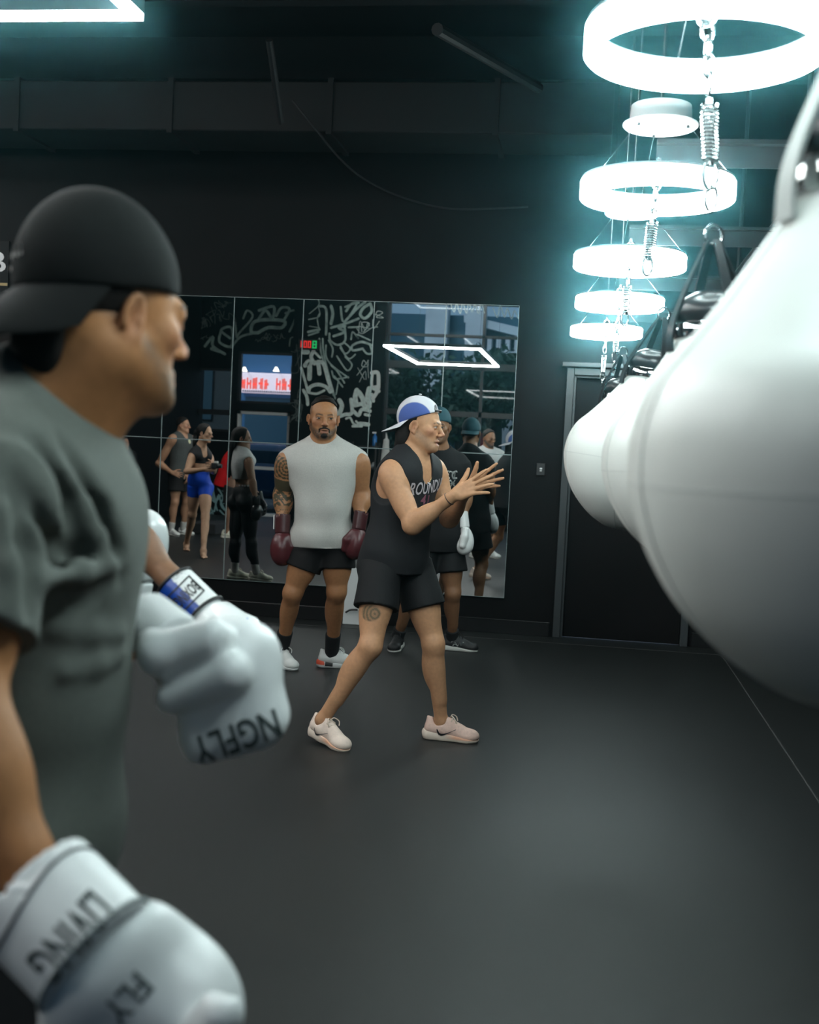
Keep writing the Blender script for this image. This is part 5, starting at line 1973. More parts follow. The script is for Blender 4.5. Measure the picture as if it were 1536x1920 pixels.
# ------------------------------------------------------------------ the man in black behind the trainer
fR, fL = onfloor(745, 1216), onfloor(847, 1219)
J = joints(pel=at(822, 1008, 8.55), nk=at(822, 848, 8.58), hd=at(823, 800, 8.53), sr=at(780, 872, 8.52), sl=at(862, 871, 8.62), er=at(772, 925, 8.6), wr=at(775, 972, 8.5), el=at(873, 925, 8.66), wl=at(868, 976, 8.56),
           hr=at(800, 1030, 8.52), hl=at(843, 1030, 8.58), kr=at(772, 1112, 8.46), kl=at(849, 1112, 8.55), ar=fR + UP * .09, al=fL + UP * .09,
           tr=floor_dir((752, 1216), (738, 1226)), tl=floor_dir((836, 1224), (894, 1228)), s=1.0, m=1.12)
J['hf'] = dv(-.12, -1, -.03)
J['hu'] = UP
J['gaze'] = J['hf']
T = body_prims(J)
T['head'] = head_prims(J)
p_ = empty('person', (fR + fL) / 2, 'person in black tee, black shorts and teal cap, half hidden behind the trainer', 'person')
SK2 = V(.25, .125, .065)
skin_body(J, T, SK2, p_, .006, paint=head_paint(J, V(.2, .08, .06), V(.02, .013, .01), stubble=V(.05, .03, .022), st_amt=.5))
eyes(J, p_)
hair_cap(J, p_, HAIRD, grow=.004, cutn=(0, .7, -.7), cutd=-.012, h=.006)
CAPT = mat('teal cap cloth', (.018, .075, .095, 1), .8, bump=.2, bscale=300)
cap(J, p_, CAPT, CAPT, None, h=.006, back=True, tilt=.15, zc=.03, brim_len=.07)
P, cut = top(J, T, e=.014, hem=.10, sleeve=.55, loose=(.185, .185), q=.74, neck=.075)
tee = put('tee', P, .007, (.0070, .0068, .0075, 1), p_, .8, cuts=[cut], fold=lambda v: folds(v, .005, 22, 9, [(.3, .2, 1)]))
CH = J['che']
RT, FWc, UPc = J['Rc'][:, 0], J['Rc'][:, 1], J['Rc'][:, 2]
SWHITE = mat('white blackletter print', (.62, .66, .64, 1), .7)


def blackletter(strk, org, wid, name):
    b = MB()
    for w, pts in strk:
        P2 = spline([V(x, y, 0) for x, y in pts], 5) if len(pts) > 2 else [V(*pts[0], 0), V(*pts[1], 0)]
        b.ribbon(P2, w, V(0, 0, 1), .0001)
    vv = np.array(b.v)[:, :2] * wid
    return drape(name, vv, b.f, org, -RT, UPc, SWHITE, tee, P, [cut], .002)


ET = [(.20, [(.05, .95), (-.15, .75), (-.2, .3), (.0, .05), (.3, .15)]), (.14, [(-.15, .55), (.2, .6)]), (.12, [(-.05, .9), (.25, 1.0), (.35, .85)]),
      (.16, [(.5, .95), (.75, .85), (1.2, 1.0), (1.3, .9)]), (.22, [(.85, .85), (.7, .5), (.85, .1), (1.25, .15)]), (.10, [(1.05, .85), (1.0, .2)])]
GG = [(.20, [(-.55, .95), (-.9, .8), (-1.0, .35), (-.75, .05), (-.4, .2), (-.42, .5)]), (.12, [(-.7, .5), (-.4, .52)])]
XX = [(.20, [(.45, -.15), (.75, -.5), (1.1, -.95)]), (.12, [(1.05, -.15), (.75, -.55), (.45, -.95)]), (.10, [(.55, -.55), (1.0, -.5)]), (.18, [(-.5, -.15), (-.2, -.9)]), (.14, [(-.1, -.15), (.15, -.9), (.3, -.2)])]
gx = lambda px, py: (topix(CH)[0] - px, 0)
org = at(838, 897, CH[1] - .13)
org = CH + RT * ((org - CH) @ RT) + UPc * ((org - CH) @ UPc) + FWc * .17
blackletter(ET + GG, org + UPc * -.005, .058, 'lettering')
blackletter(XX, org + UPc * -.005, .058, 'lettering')
P, cut = shorts(J, T, e=.012, leg=.52, r0_=.105, r1=.122, waist=-.02)
put('shorts', P, .007, (.0082, .0076, .0085, 1), p_, .75, cuts=[cut])
WGL = mat('white glove leather', (.74, .75, .74, 1), .38, noise=.04, nscale=10, bump=.06, bscale=90)
glove(J['wl'], dv(.16, -.25, -1), dv(.9, .3, 0), dv(.0, -1, .1), p_, WGL, WGL, 1.0, .0055, bend=.2)
glove(J['wr'], dv(-.05, -.3, -1), dv(-.9, .3, 0), dv(.0, -1, .1), p_, WGL, WGL, 1.0, .0065, bend=.2)
BMESH = mat('black mesh shoe', (.012, .012, .013, 1), .6, bump=.2, bscale=400)
for sd in 'lr':
    so, L, R, U, sol = shoe(J['a' + sd], J['t' + sd], 0.0, p_, BMESH, mat('off white sole', (.62, .62, .58, 1), .6), 1.03, .005, sd, lace=mat('black lace', (.014, .014, .015, 1), .8), chunky=1.1)
    sock(J['a' + sd], J['k' + sd], 0.0, p_, BLKSOCK, 1.0, .07, r=.043)
    if sd == 'l':
        b = MB()
        for w, pts in ((.006, [(-.030, -.010), (-.018, .014), (-.004, -.010)]), (.006, [(-.026, -.002), (-.010, -.002)]), (.006, [(.0, -.010), (.012, .014), (.020, -.008), (.034, .014)]), (.003, [(-.042, .012), (-.036, .016)])):
            b.ribbon([V(x, y, 0) for x, y in pts], w, V(0, 0, 1), .0001)
        sdv = R[:, 0] if R[:, 0] @ (CAM - L(0, 0, 0)) > 0 else -R[:, 0]
        xd = np.cross(R[:, 2], sdv)
        drape('shoe_mark', np.array(b.v)[:, :2] * 1.15, b.f, L(0, .045, .052) + sdv * .05, xd, R[:, 2], SWHITE, so, U, off=.0025, reach=.06)
# ------------------------------------------------------------------ the near boxer, seen from behind his right side
J = joints(pel=at(22, 1545, 1.46), nk=at(58, 812, 1.44), hd=at(200, 590, 1.46), sr=at(-28, 900, 1.27), sl=at(135, 905, 1.64), er=at(-92, 1335, 1.14), wr=at(82, 1690, 1.10),
           el=at(120, 1300, 1.84), wl=at(272, 1164, 1.655), hr=at(-20, 1620, 1.38), hl=at(40, 1600, 1.58), kr=V(-.95, 1.32, .50), kl=V(-.70, 1.72, .50), ar=V(-1.03, 1.20, .09), al=V(-.68, 1.72, .09),
           tr=V(.85, .5, 0), tl=V(.95, .3, 0), s=1.0, m=1.22)
J['hr'][2] = J['hl'][2] = J['pel'][2] - .05
J['kr'] = V(J['hr'][0] + .05, J['hr'][1] - .06, .50)
J['ar'] = V(J['kr'][0] - .06, J['kr'][1] - .04, .09)
J['kl'] = V(J['hl'][0] + .05, J['hl'][1] + .06, .50)
J['al'] = V(J['kl'][0] - .04, J['kl'][1] + .03, .09)
J['hf'] = dv(.72, .70, -.02)
J['hu'] = dv(-.02, 0, 1)
J['hs'] = 1.03
J['nm'] = 1.12
T = body_prims(J)
T['head'] = head_prims(J)
Rh, hc = J['Rh'], J['hd']
fore = empty('person', (J['ar'] + J['al']) / 2 - UP * .09, 'person in black backwards cap, grey green tee and white gloves, nearest the camera', 'person')
SK = V(.38, .165, .066)
Rc = J['Rc']
hp = head_paint(J, V(.33, .15, .11), V(.02, .013, .01), stubble=V(.07, .045, .026), st_amt=.75, cheeks=V(.42, .17, .10), fade=V(.07, .045, .03))
# extra thick of the neck towards the jaw
T['neck'].append(C(J['nk'] + Rc[:, 0] * .04, hc + Rh @ V(.04, -.03, -.05), .055, .045, .03))
Tt = T['torso']
T['torso'] = [infl(p, -.014) for p in Tt]
Ta = T['armr'][0]
T['armr'][0] = infl(Ta, -.010)
skin_body(J, T, SK, fore, .0050, paint=hp, rough=.6)
T['torso'] = Tt
T['armr'][0] = Ta
eyes(J, fore, (.06, .05, .03))
hair_cap(J, fore, HAIRD, grow=.003, cutn=(0, .85, -.5), cutd=-.015, h=.005, extra=(((0, -.09, -.045), (.055, .022, .06)),))
CAPK = mat('black cap cloth', (.0062, .0066, .0064, 1), .85, noise=.12, nscale=60, bump=.35, bscale=500, spec=.2)
cp = cap(J, fore, CAPK, CAPK, None, h=.0042, back=True, tilt=.07, zc=.026, crown=.040, brim_drop=.80, brim_len=.082)
for c_ in list(cp.children):
    if c_.name.startswith('button'):
        bpy.data.objects.remove(c_)
# raised seams over the cap's crown and a small pale mark at the side of its back
mk = []
for k in range(6):
    mk.append([.012 + .012 * k, .006 if k % 2 else .009])
b = MB()
for k in range(5):
    x = -.024 + .012 * k
    b.ribbon([V(x, -.007, 0), V(x + .003, .006, 0), V(x + .008, -.005, 0)], .004, V(0, 0, 1), .0001)
b.ribbon([V(-.006, -.020, 0), V(.004, -.022, 0)], .005, V(0, 0, 1), .0001)
capprims = [E(hc + Rh @ V(0, -.012, .035) * J['hs'], V(.0815, .1025, .090) * J['hs'], Rh, .02), E(hc + Rh @ V(0, -.020, .045 + .022) * J['hs'], V(.070, .085, .084) * J['hs'], Rh, .04)]
md = nrm(Rh @ V(-.22, -.97, 0))
mx_ = np.cross(UP, md)
drape('cap_mark', np.array(b.v)[:, :2] * 1.0, b.f, hc + Rh @ V(-.018, -.10, .062) + md * .05, mx_, UP, mat('grey embroidery', (.42, .42, .40, 1), .7), cp, capprims, off=.002, reach=.08)

# tee
P, cut = top(J, T, e=.017, hem=.13, sleeve=.70, loose=(.156, .142), q=.80, neck=.070)
fwd, rt = Rc[:, 1], Rc[:, 0]
# drawn folds from the arm pit across the chest and down the sleeve
for a, c, r, op in (((70, 830), (170, 1060), .010, -1), ((120, 830), (230, 1080), .008, -1), ((60, 930), (120, 1130), .012, -1), ((95, 1010), (200, 1085), .009, -1), ((80, 1090), (215, 1060), .010, 1),
                    ((90, 1130), (180, 1115), .008, -1), ((30, 900), (60, 1150), .010, -1), ((5, 960), (30, 1170), .008, 1), ((100, 1180), (230, 1190), .007, 1), ((120, 1260), (230, 1230), .007, 1)):
    P_a, P_b = ray(*a), ray(*c)
    ends = []
    for d_ in (P_a, P_b):
        q = CAM + d_ * .95
        for _ in range(80):
            f_ = field(P, q[None])[0]
            q = q + nrm(d_) * max(.0005, min(.05, f_ * .7)) if f_ > .0004 else q
        ends.append(q)
    if np.linalg.norm(ends[0] - ends[1]) < .4:
        mid = (ends[0] + ends[1]) / 2
        P.append(C(ends[0], mid, r * .4, r, .022, op))
        P.append(C(mid, ends[1], r, r * .4, .022, op))
TEEG = (.118, .128, .114, 1)
tee = put('tee', P, .0058, TEEG, fore, .85, cuts=[cut], noise=.06, nscale=150, bump=.15, bscale=260, fold=lambda v: folds(v, .0035, 24, 21, [(.6, .1, .6), (1, 0, .2)]))
P2, cut2 = shorts(J, T, e=.016, leg=.75, r0_=.110, r1=.118, waist=-.03)
put('shorts', P2, .008, (.010, .010, .011, 1), fore, .8, cuts=[cut2])
for sd in 'lr':
    shoe(J['a' + sd], J['t' + sd], 0.0, fore, BMESH, mat('off white sole', (.62, .62, .58, 1), .6), 1.03, .006, sd, detail=False)

# gloves
WG = mat('white near glove leather', (.78, .79, .79, 1), .42, noise=.03, nscale=10, bump=.05, bscale=60)
DARKP = mat('dark green grey print', (.035, .050, .048, 1), .6)
GREYP = mat('grey print', (.10, .12, .12, 1), .6)
NAVY = mat('dark trim', (.04, .035, .045, 1), .5)
# right glove, low left: cuff towards the upper left, fist out of the lower edge
dR = nrm(at(290, 1905, 1.06) - at(82, 1690, 1.10))
backR = nrm(-VF * .9 + VR * .35 + UP * .25)
thR = dv(.75, .15, .6)
wr = J['wr'] + dR * .004
Rg = frame(dR, backR)
FR = [E(at(296, 1868, 1.13), V(.074, .074, .062), Rg, .02), E(at(236, 1990, 1.13), V(.090, .080, .064), Rg, .03), E(at(206, 1822, 1.105), V(.080, .050, .064), Rg, .03), C(at(188, 1935, 1.13), at(180, 2020, 1.13), .060, .06, .03),
      E(at(345, 1900, 1.12), V(.06, .06, .055), Rg, .02), C(at(380, 1955, 1.06), at(412, 1902, 1.06), .026, .023, .008), C(at(434, 1836, 1.08), at(408, 1848, 1.04), .013, .011, .008, -1),
      C(at(372, 1868, 1.05), at(345, 1930, 1.04), .003, .003, .010, -1)]
g, cf, F_, Cf, L, R, sx = glove(wr, dR, backR, thR, fore, WG, WG, 1.34, .0045, bend=.12, cuff_len=.075, fist=1.0, over=FR)
y0 = .058 - .075 + .018
MB().tube([L(.0502 * math.cos(a), y0 - .006 * math.sin(2 * a), .0434 * math.sin(a)) for a in np.linspace(0, 2 * math.pi, 49)[:-1]], .0019, 6, closed=True).build('trim', NAVY, cf, True)
y1 = .058 - .004
MB().tube([L(.0502 * math.cos(a), y1, .0434 * math.sin(a)) for a in np.linspace(0, 2 * math.pi, 49)[:-1]], .0024, 6, closed=True).build('seam', mat('grey seam', (.30, .33, .33, 1), .6), cf, True)
vs_, fs_ = text_verts('LIVING', .058, .007)
vs_ = vs_ * V(.48, .88)
al = nrm(R[:, 0] - R[:, 2] * (R[:, 0] @ R[:, 2]))
# the word runs round the cuff and stands on its head for the camera
tx = -nrm(at(215, 1680, 1.0) - at(75, 1830, 1.0))
nv = nrm(CAM - L(0, .0, 0))
tx = nrm(tx - nv * (tx @ nv))
ty = np.cross(nv, tx)
drape('lettering', vs_, fs_, CAM + ray(142, 1768) * .90, tx, ty, DARKP, cf, Cf[:1], off=.0012, reach=.2)
vs_, fs_ = text_verts('FLY', .050, .007)
drape('lettering', vs_ * V(.6, .75), fs_, CAM + ray(278, 1915) * .90, tx, ty, GREYP, g, F_, off=.0012, reach=.25)
# left glove before the belly: thumb to the left, knuckles down and to the right
def b3(x, y, d):
    return at(x, y, d)


ang = dv(.94, 0, .34)                              # the lower edge of the glove climbs to the right
Rs = np.stack([ang, VF, np.cross(ang, VF)], 1)
F2 = [E(b3(405, 1268, 1.60), V(.078, .062, .064), Rs, .02), E(b3(448, 1235, 1.62), V(.060, .062, .056), Rs, .03), E(b3(372, 1222, 1.60), V(.066, .052, .040), Rs, .03),
      B(b3(434, 1362, 1.60), V(.070, .050, .036), Rs, .030, .025), B(b3(462, 1322, 1.61), V(.050, .050, .050), Rs, .030, .03),
      C(b3(322, 1308, 1.545), b3(430, 1262, 1.545), .022, .030, .012),
      C(b3(262, 1290, 1.49), b3(352, 1258, 1.50), .013, .006, .012, -1),
      C(b3(300, 1226, 1.54), b3(392, 1200, 1.55), .027, .031, .014), C(b3(300, 1226, 1.54), b3(285, 1205, 1.56), .027, .020, .02),
      C(b3(350, 1256, 1.475), b3(395, 1222, 1.485), .004, .003, .012, -1)]
g2 = sdf_obj('boxing_glove', F2, .0042, WG, fore)
wv = nrm(b3(330, 1200, 1.62) - b3(232, 1130, 1.68))
Cf2 = [Q(b3(268, 1160, 1.66), b3(330, 1205, 1.62), .046, .044, UP, .95, .01, flat=True)]
cf2 = sdf_obj('cuff', Cf2, .0045, WG, g2)
nv = nrm(CAM - b3(440, 1375, 1.6))
tx = -nrm(at(525, 1352, 1.5) - at(365, 1410, 1.5))
tx = nrm(tx - nv * (tx @ nv))
ty = np.cross(nv, tx)
vs_, fs_ = text_verts('NGFLY', .046, .007)
drape('lettering', vs_ * V(.86, 1.20), fs_, CAM + ray(446, 1380) * 1.35, tx, ty, DARKP, g2, F2, off=.0012, reach=.25)
# ------------------------------------------------------------------ the bearded boxer beside him: his gloves show past the near man, the rest in the mirror
b0 = onfloor(95, 1900) * 0 + V(-1.42, 2.85, 0)
J = stand(b0, dv(.75, .66, 0), 1.80, arms={}, stance=.14, m=1.0, head=dv(.80, .60, -.15))
J['er'], J['wr'] = at(225, 985, 2.72), at(345, 1112, 2.68)
J['el'], J['wl'] = at(205, 1090, 3.02), at(250, 1128, 2.98)
T = body_prims(J)
T['head'] = head_prims(J)
bx2 = empty('person', b0, 'bearded person in white tee, with blue cuffed white gloves, beyond the nearest boxer', 'person')
SK3 = V(.22, .110, .060)
skin_body(J, T, SK3, bx2, .006, paint=head_paint(J, V(.2, .08, .06), V(.012, .009, .008), stubble=V(.014, .010, .009), st_amt=.95))
eyes(J, bx2)
hair_cap(J, bx2, HAIRD, grow=.012, cutn=(0, .75, -.62), cutd=-.022, h=.006, extra=(((.06, .02, .03), (.018, .03, .045)), ((-.06, .02, .03), (.018, .03, .045))), fold=lambda v: folds(v, .003, 120, 4))
P, cut = top(J, T, e=.014, hem=.10, sleeve=.55, loose=(.178, .176), q=.74, neck=.072)
put('tee', P, .008, (.62, .63, .63, 1), bx2, .85, cuts=[cut], fold=lambda v: folds(v, .005, 22, 31, [(.3, .2, 1)]))
P, cut = shorts(J, T, e=.012, leg=.55, r0_=.105, r1=.118, waist=-.02)
put('shorts', P, .008, (.012, .012, .013, 1), bx2, .75, cuts=[cut])
for sd in 'lr':
    shoe(J['a' + sd], J['t' + sd], 0.0, bx2, WMESH, mat('off white sole', (.62, .62, .58, 1), .6), 1.03, .006, sd, detail=False)
WG2 = mat('white shiny glove leather', (.76, .79, .79, 1), .28, noise=.03, nscale=10, bump=.05, bscale=60, coat=.3)
BLUEC = srgb(14, 62, 150)


def blue_under(v):
    u = (v - J['wr']) @ R3
    return (((u[:, 0] * sx3 < -.018)) & (u[:, 1] < .07)) * 1.0, np.array(BLUEC[:3])


WG2C = mat('white and blue glove cuff', (.76, .79, .79, 1), .35, attr=True)
dR = nrm(at(482, 1242, 2.66) - at(340, 1105, 2.72))
bkR = dv(.30, -.75, .55)
th3 = dv(.60, .2, .78)
R3 = frame(dR, bkR)
sx3 = 1 if R3[:, 0] @ th3 > 0 else -1
g, cf, F_, Cf, L, R, sx = glove(J['wr'] + dR * .015, dR, bkR, th3, bx2, WG2, WG2C, 1.04, .0042, bend=.25, cuff_len=.105, fist=1.0, base=None)
bpy.data.objects.remove(cf)
Cfp = Cf
cf = sdf_obj('cuff', Cf, .004, WG2C, g, base=V(.76, .79, .79), paint=[blue_under])
BLKT = mat('black cuff trim', (.012, .012, .013, 1), .5)
for yy in (.058 - .105, .056):
    MB().tube([L(.0505 * math.cos(a), yy, .0437 * math.sin(a)) for a in np.linspace(0, 2 * math.pi, 49)[:-1]], .0036, 6, closed=True).build('trim', BLKT, cf, True)
nv = nrm(CAM - L(0, 0, 0))
ya = nrm(dR - nv * (dR @ nv))
xa_ = np.cross(ya, nv)
b = MB()
for (x0, x1, y0, y1) in ((-.035, .035, -.026, -.0225), (-.035, .035, .0225, .026), (-.035, -.0315, -.026, .026), (.0315, .035, -.026, .026)):
    n0 = len(b.v)
    for i in range(9):
        for jx in range(2):
            t = i / 8
            b.v.append(V(x0 + (x1 - x0) * (t if x1 - x0 > y1 - y0 else jx), y0 + (y1 - y0) * (jx if x1 - x0 > y1 - y0 else t), 0))
    for i in range(8):
        q = [n0 + 2 * i, n0 + 2 * i + 1, n0 + 2 * i + 3, n0 + 2 * i + 2]
        b.f.append(q)
oc = L(.012 * sx, .004, .03) + nv * .05
drape('label_border', np.array(b.v)[:, :2], b.f, oc, xa_, ya, BLKT, cf, Cf[:1], off=.0012, reach=.08)
vs_, fs_ = text_verts('BOXING', .034, .006)
drape('label_lettering', vs_ * V(.50, 1.15), fs_, oc, xa_, ya, BLKT, cf, Cf[:1], off=.0012, reach=.08)
# small round blue emblem on the back of the hand
b = MB()
ring = [V(.011 * math.cos(a), .015 * math.sin(a), 0) for a in np.linspace(.6, 5.6, 20)]
b.ribbon(ring, .0022, V(0, 0, 1), .0001).ribbon([V(-.012, -.022, 0), V(.0, -.019, 0), V(.010, -.023, 0)], .005, V(0, 0, 1), .0001)
oe = CAM + ray(474, 1180) * 2.5
nv = nrm(CAM - L(0, .15, 0))
xa_ = nrm(np.cross(ya, nv))
drape('emblem', np.array(b.v)[:, :2] * 1.15, b.f, oe, xa_, np.cross(nv, xa_), mat('blue print', srgb(70, 130, 200), .5), g, F_, off=.001, reach=.2)
glove(J['wl'] + UP * .0, dv(.16, .05, 1), dv(.85, .4, 0), dv(-.4, -.9, .1), bx2, WG2, WG2, .98, .0045, bend=.15, cuff_len=.10)
# ------------------------------------------------------------------ people who stand beside and behind the photographer, known from the mirrors
FLIP[0] = True
DARKH = HAIRD
# woman in blue shorts, holding a small camera
fR, fL = onfloor(349, 1032), onfloor(381, 1046)
Yw = 14.5
J = joints(pel=at(373, 902, Yw), nk=at(376, 842, Yw), hd=at(384, 812, Yw - .05), sr=at(360, 858, Yw - .1), sl=at(393, 858, Yw + .1), er=at(350, 884, Yw - .2), wr=at(386, 880, Yw - .38), el=at(400, 884, Yw), wl=at(402, 873, Yw - .3),
           hr=at(365, 914, Yw + .02), hl=at(385, 914, Yw), kr=at(361, 965, Yw + .1), kl=at(385, 970, Yw - .15), ar=fR + UP * .085, al=fL + UP * .085, tr=dv(.25, -1, 0), tl=dv(.35, -1, 0), s=.94, female=1, m=1.0)
J['hf'] = dv(1, -.25, -.1)
J['hu'] = UP
T = body_prims(J)
T['head'] = head_prims(J)
wb = empty('person', (fR + fL) / 2, 'barefoot person in black crop top and bright blue shorts, holding a small camera', 'person')
SKW = V(.52, .31, .20)
ex = T['footr'] + T['footl']
ex = ex + hand_prims(J['wr'], dv(.9, -.2, .2), dv(0, -.9, .1), dv(0, 0, 1), .92, curl=(.7, .7, .7, .7)) + hand_prims(J['wl'], dv(-.2, -.9, .1), dv(.9, -.2, .2), dv(0, 0, 1), .92, curl=(.8, .8, .8, .8))
skin_body(J, T, SKW, wb, .0062, paint=head_paint(J, V(.4, .13, .1), V(.03, .02, .015), cheeks=V(.5, .25, .17)), extra=ex)
eyes(J, wb)
hair_cap(J, wb, DARKH, grow=.010, cutn=(0, 1, -.25), cutd=.026, h=.006, extra=(((0, -.115, .0), (.035, .03, .04)), ((0, -.13, -.07), (.022, .022, .08)), ((.02, -.12, -.15), (.016, .018, .07))), fold=lambda v: folds(v, .002, 130, 4))
P, cut = top(J, T, e=.008, hem=-.24, fitted=True, neck=.060, scoop=.10, armhole=(.035, .060, .10))
put('crop_top', P, .007, (.012, .011, .013, 1), wb, .7, cuts=[cut])
P, cut = shorts(J, T, e=.012, leg=.32, r0_=.098, r1=.090, waist=.13)
P.append(infl(T['torso'][1], .010))
put('shorts', P, .007, srgb(22, 72, 190), wb, .55, cuts=[cut], noise=.04)
cb = lerp(J['wr'], J['wl'], .6) + VR * .06 - VF * .05 + UP * .02
hc_ = empty('handheld_camera', cb - UP * .05, 'small black camera held by the person in blue shorts', 'camera')
Rcm = frame(dv(1, -.2, 0), UP)
MB().box(cb, (.045, .035, .035), Rcm, .006).build('body', BLKP, hc_)
MB().tube([cb + Rcm[:, 1] * .03, cb + Rcm[:, 1] * .085], .026, 16).build('lens', BLKP, hc_)
MB().box(cb + UP * .045 + Rcm[:, 1] * .01, (.028, .022, .012), Rcm, .004).build('top_screen', mat('pale screen', (.55, .55, .50, 1), .3), hc_)

# woman in black leggings, seen from her right side and back
fR, fL = onfloor(480, 1089), onfloor(440, 1085)
Yl = 12.1
J = joints(pel=at(458, 925, Yl), nk=at(452, 848, Yl), hd=at(454, 822, Yl), sr=at(466, 866, Yl - .12), sl=at(446, 864, Yl + .14), er=at(474, 905, Yl - .16), wr=at(480, 938, Yl - .18), el=at(462, 905, Yl + .2), wl=at(486, 930, Yl + .2),
           hr=at(465, 940, Yl - .05), hl=at(449, 940, Yl + .1), kr=at(471, 1018, Yl), kl=at(441, 1018, Yl + .05), ar=fR + UP * .085, al=fL + UP * .085, tr=dv(1, .05, 0), tl=dv(1, .3, 0), s=.93, female=1, m=1.0)
J['hf'] = dv(1, .15, -.02)
J['hu'] = UP
T = body_prims(J)
T['head'] = head_prims(J)
wl_ = empty('person', (fR + fL) / 2, 'person in white crop top and black leggings with long dark hair, in the mirror', 'person')
skin_body(J, T, V(.30, .165, .10), wl_, .0055, paint=head_paint(J, V(.3, .1, .08), V(.02, .014, .01)))
eyes(J, wl_)
hair_cap(J, wl_, DARKH, grow=.012, cutn=(0, 1, -.22), cutd=.030, h=.006, extra=(((0, -.09, -.07), (.065, .045, .09)), ((-.01, -.105, -.19), (.055, .038, .12)), ((-.02, -.115, -.32), (.040, .030, .12))), fold=lambda v: folds(v, .002, 130, 4, [(1, 0, 0), (0, 1, 0)]))
P, cut = top(J, T, e=.012, hem=-.16, fitted=True, neck=.058, scoop=.03, armhole=(.045, .058, .10))
P.append(Q(J['che'], J['pel'] + UP * .10, .135, .125, J['Rc'][:, 1], .74, .05))
put('crop_top', P, .006, (.60, .61, .60, 1), wl_, .85, cuts=[cut], fold=lambda v: folds(v, .004, 30, 14, [(.3, .2, 1)]))
P = [infl(p, .007) for p in T['torso'][:3] + T['torso'][3:] if p['c' if 'c' in p else 'a'][2] < J['pel'][2] + .12] + [infl(p, .006) for p in T['legr'] + T['legl']]
put('leggings', P, .006, (.010, .0095, .011, 1), wl_, .6, cuts=[(J['pel'] + UP * .10, UP, 0), (V(0, 0, .17), -UP, 0)])
band = J['pel'] + UP * .085
lt = MB()
for k in range(5):
    x = -.10 + k * .030
    lt.bx(x, x + .022, -.009, .009, 0, .0001)
Pl = [infl(p, .007) for p in T['torso'][:3]]
v_ = np.array(lt.v)[:, :2]
drape('waistband_print', v_, [f for f in lt.f[0::6]] if False else lt.f, band - VF * .2 + VR * .02, VR, UP, mat('grey waistband print', (.42, .42, .42, 1), .7), wl_, Pl, off=.004, reach=.12)
BGL = mat('black glove leather', (.012, .012, .013, 1), .3)
glove(J['wr'], dv(.05, 0, -1), dv(.3, -1, 0), dv(.9, .3, 0), wl_, BGL, BGL, .86, .007, bend=.3)
glove(J['wl'], dv(.25, 0, -1), dv(.3, 1, 0), dv(.9, -.3, 0), wl_, BGL, BGL, .86, .007, bend=.3)
CSH = mat('cream knit shoe', (.62, .61, .50, 1), .7, bump=.2, bscale=300)
GSOCK = mat('pale grey sock', (.50, .50, .48, 1), .9)
for sd in 'rl':
    shoe(J['a' + sd], J['t' + sd], 0.0, wl_, CSH, mat('cream sole', (.66, .65, .56, 1), .6), .92, .0055, sd, lace=mat('cream lace thin', (.62, .6, .5, 1), .8))
    sock(J['a' + sd], J['k' + sd], 0.0, wl_, GSOCK, .93, .11, r=.041)

# man in a dark grey vest, hand on hip
b0 = onfloor(334, 1004)
Yg = b0[1]
J = stand(b0, dv(.85, -.50, 0), 1.79, m=1.15, head=dv(1, -.12, 0))
J['er'], J['wr'] = at(298, 869, Yg - .15), at(322, 886, Yg - .30)
J['el'], J['wl'] = at(352, 866, Yg + .2), at(350, 886, Yg - .05)
T = body_prims(J)
T['head'] = head_prims(J)
mg = empty('person', b0, 'person in dark grey vest and black shorts, hand on hip, in the mirror', 'person')
SKG = V(.42, .23, .14)
skin_body(J, T, SKG, mg, .0078, paint=head_paint(J, V(.3, .12, .09), V(.02, .014, .01), cheeks=V(.42, .16, .11), fade=V(.05, .035, .03)), extra=hand_prims(J['wr'], dv(1, -.3, -.2), dv(0, -1, .2), dv(0, 0, 1), 1.0, curl=(.5, .5, .5, .5)) + hand_prims(J['wl'], dv(.2, -.2, -1), dv(1, 0, 0), dv(0, -1, 0), 1.0, curl=(.5, .5, .5, .5)))
eyes(J, mg)
hair_cap(J, mg, DARKH, grow=.008, cutn=(0, .6, -.8), cutd=-.026, h=.007)
P, cut = top(J, T, e=.012, hem=.13, loose=(.168, .168), q=.74, neck=.066, scoop=.03, armhole=(.045, .060, .12))
put('vest', P, .008, (.060, .066, .064, 1), mg, .85, cuts=[cut])
drape('pale_emblem', *(lambda q: (np.array([[.03 * math.cos(a), .035 * math.sin(a)] for a in np.linspace(0, 6.28, 9)[:-1]]), [list(range(8))]))(0), J['che'] + J['Rc'] @ V(-.03, .16, .08), -J['Rc'][:, 0], UP, mat('pale green emblem', (.55, .58, .38, 1), .7), mg, P, [cut], .004)
P, cut = shorts(J, T, e=.014, leg=.62, r0_=.108, r1=.122, waist=-.03)
put('shorts', P, .008, (.012, .011, .012, 1), mg, .75, cuts=[cut])
bl = MB()
for k in range(6):
    a = math.radians(60 - 24 * k) if False else math.radians(140 - 20 * k)
    bl.bx(.075 * math.cos(a) - .011, .075 * math.cos(a) + .011, .075 * math.sin(a) - .022, .075 * math.sin(a) + .018, 0, .0001)
drape('shorts_print', np.array(bl.v)[:, :2], bl.f, at(324, 945, Yg - .4), VR, UP, mat('cream shorts print', (.60, .56, .44, 1), .7), mg, P, [cut], .005, reach=.3)
for sd in 'rl':
    shoe(J['a' + sd], J['t' + sd], 0.0, mg, WMESH, mat('off white sole', (.62, .62, .58, 1), .6), 1.0, .008, sd, detail=False)
    sock(J['a' + sd], J['k' + sd], 0.0, mg, GSOCK, 1.0, .12, h=.008)

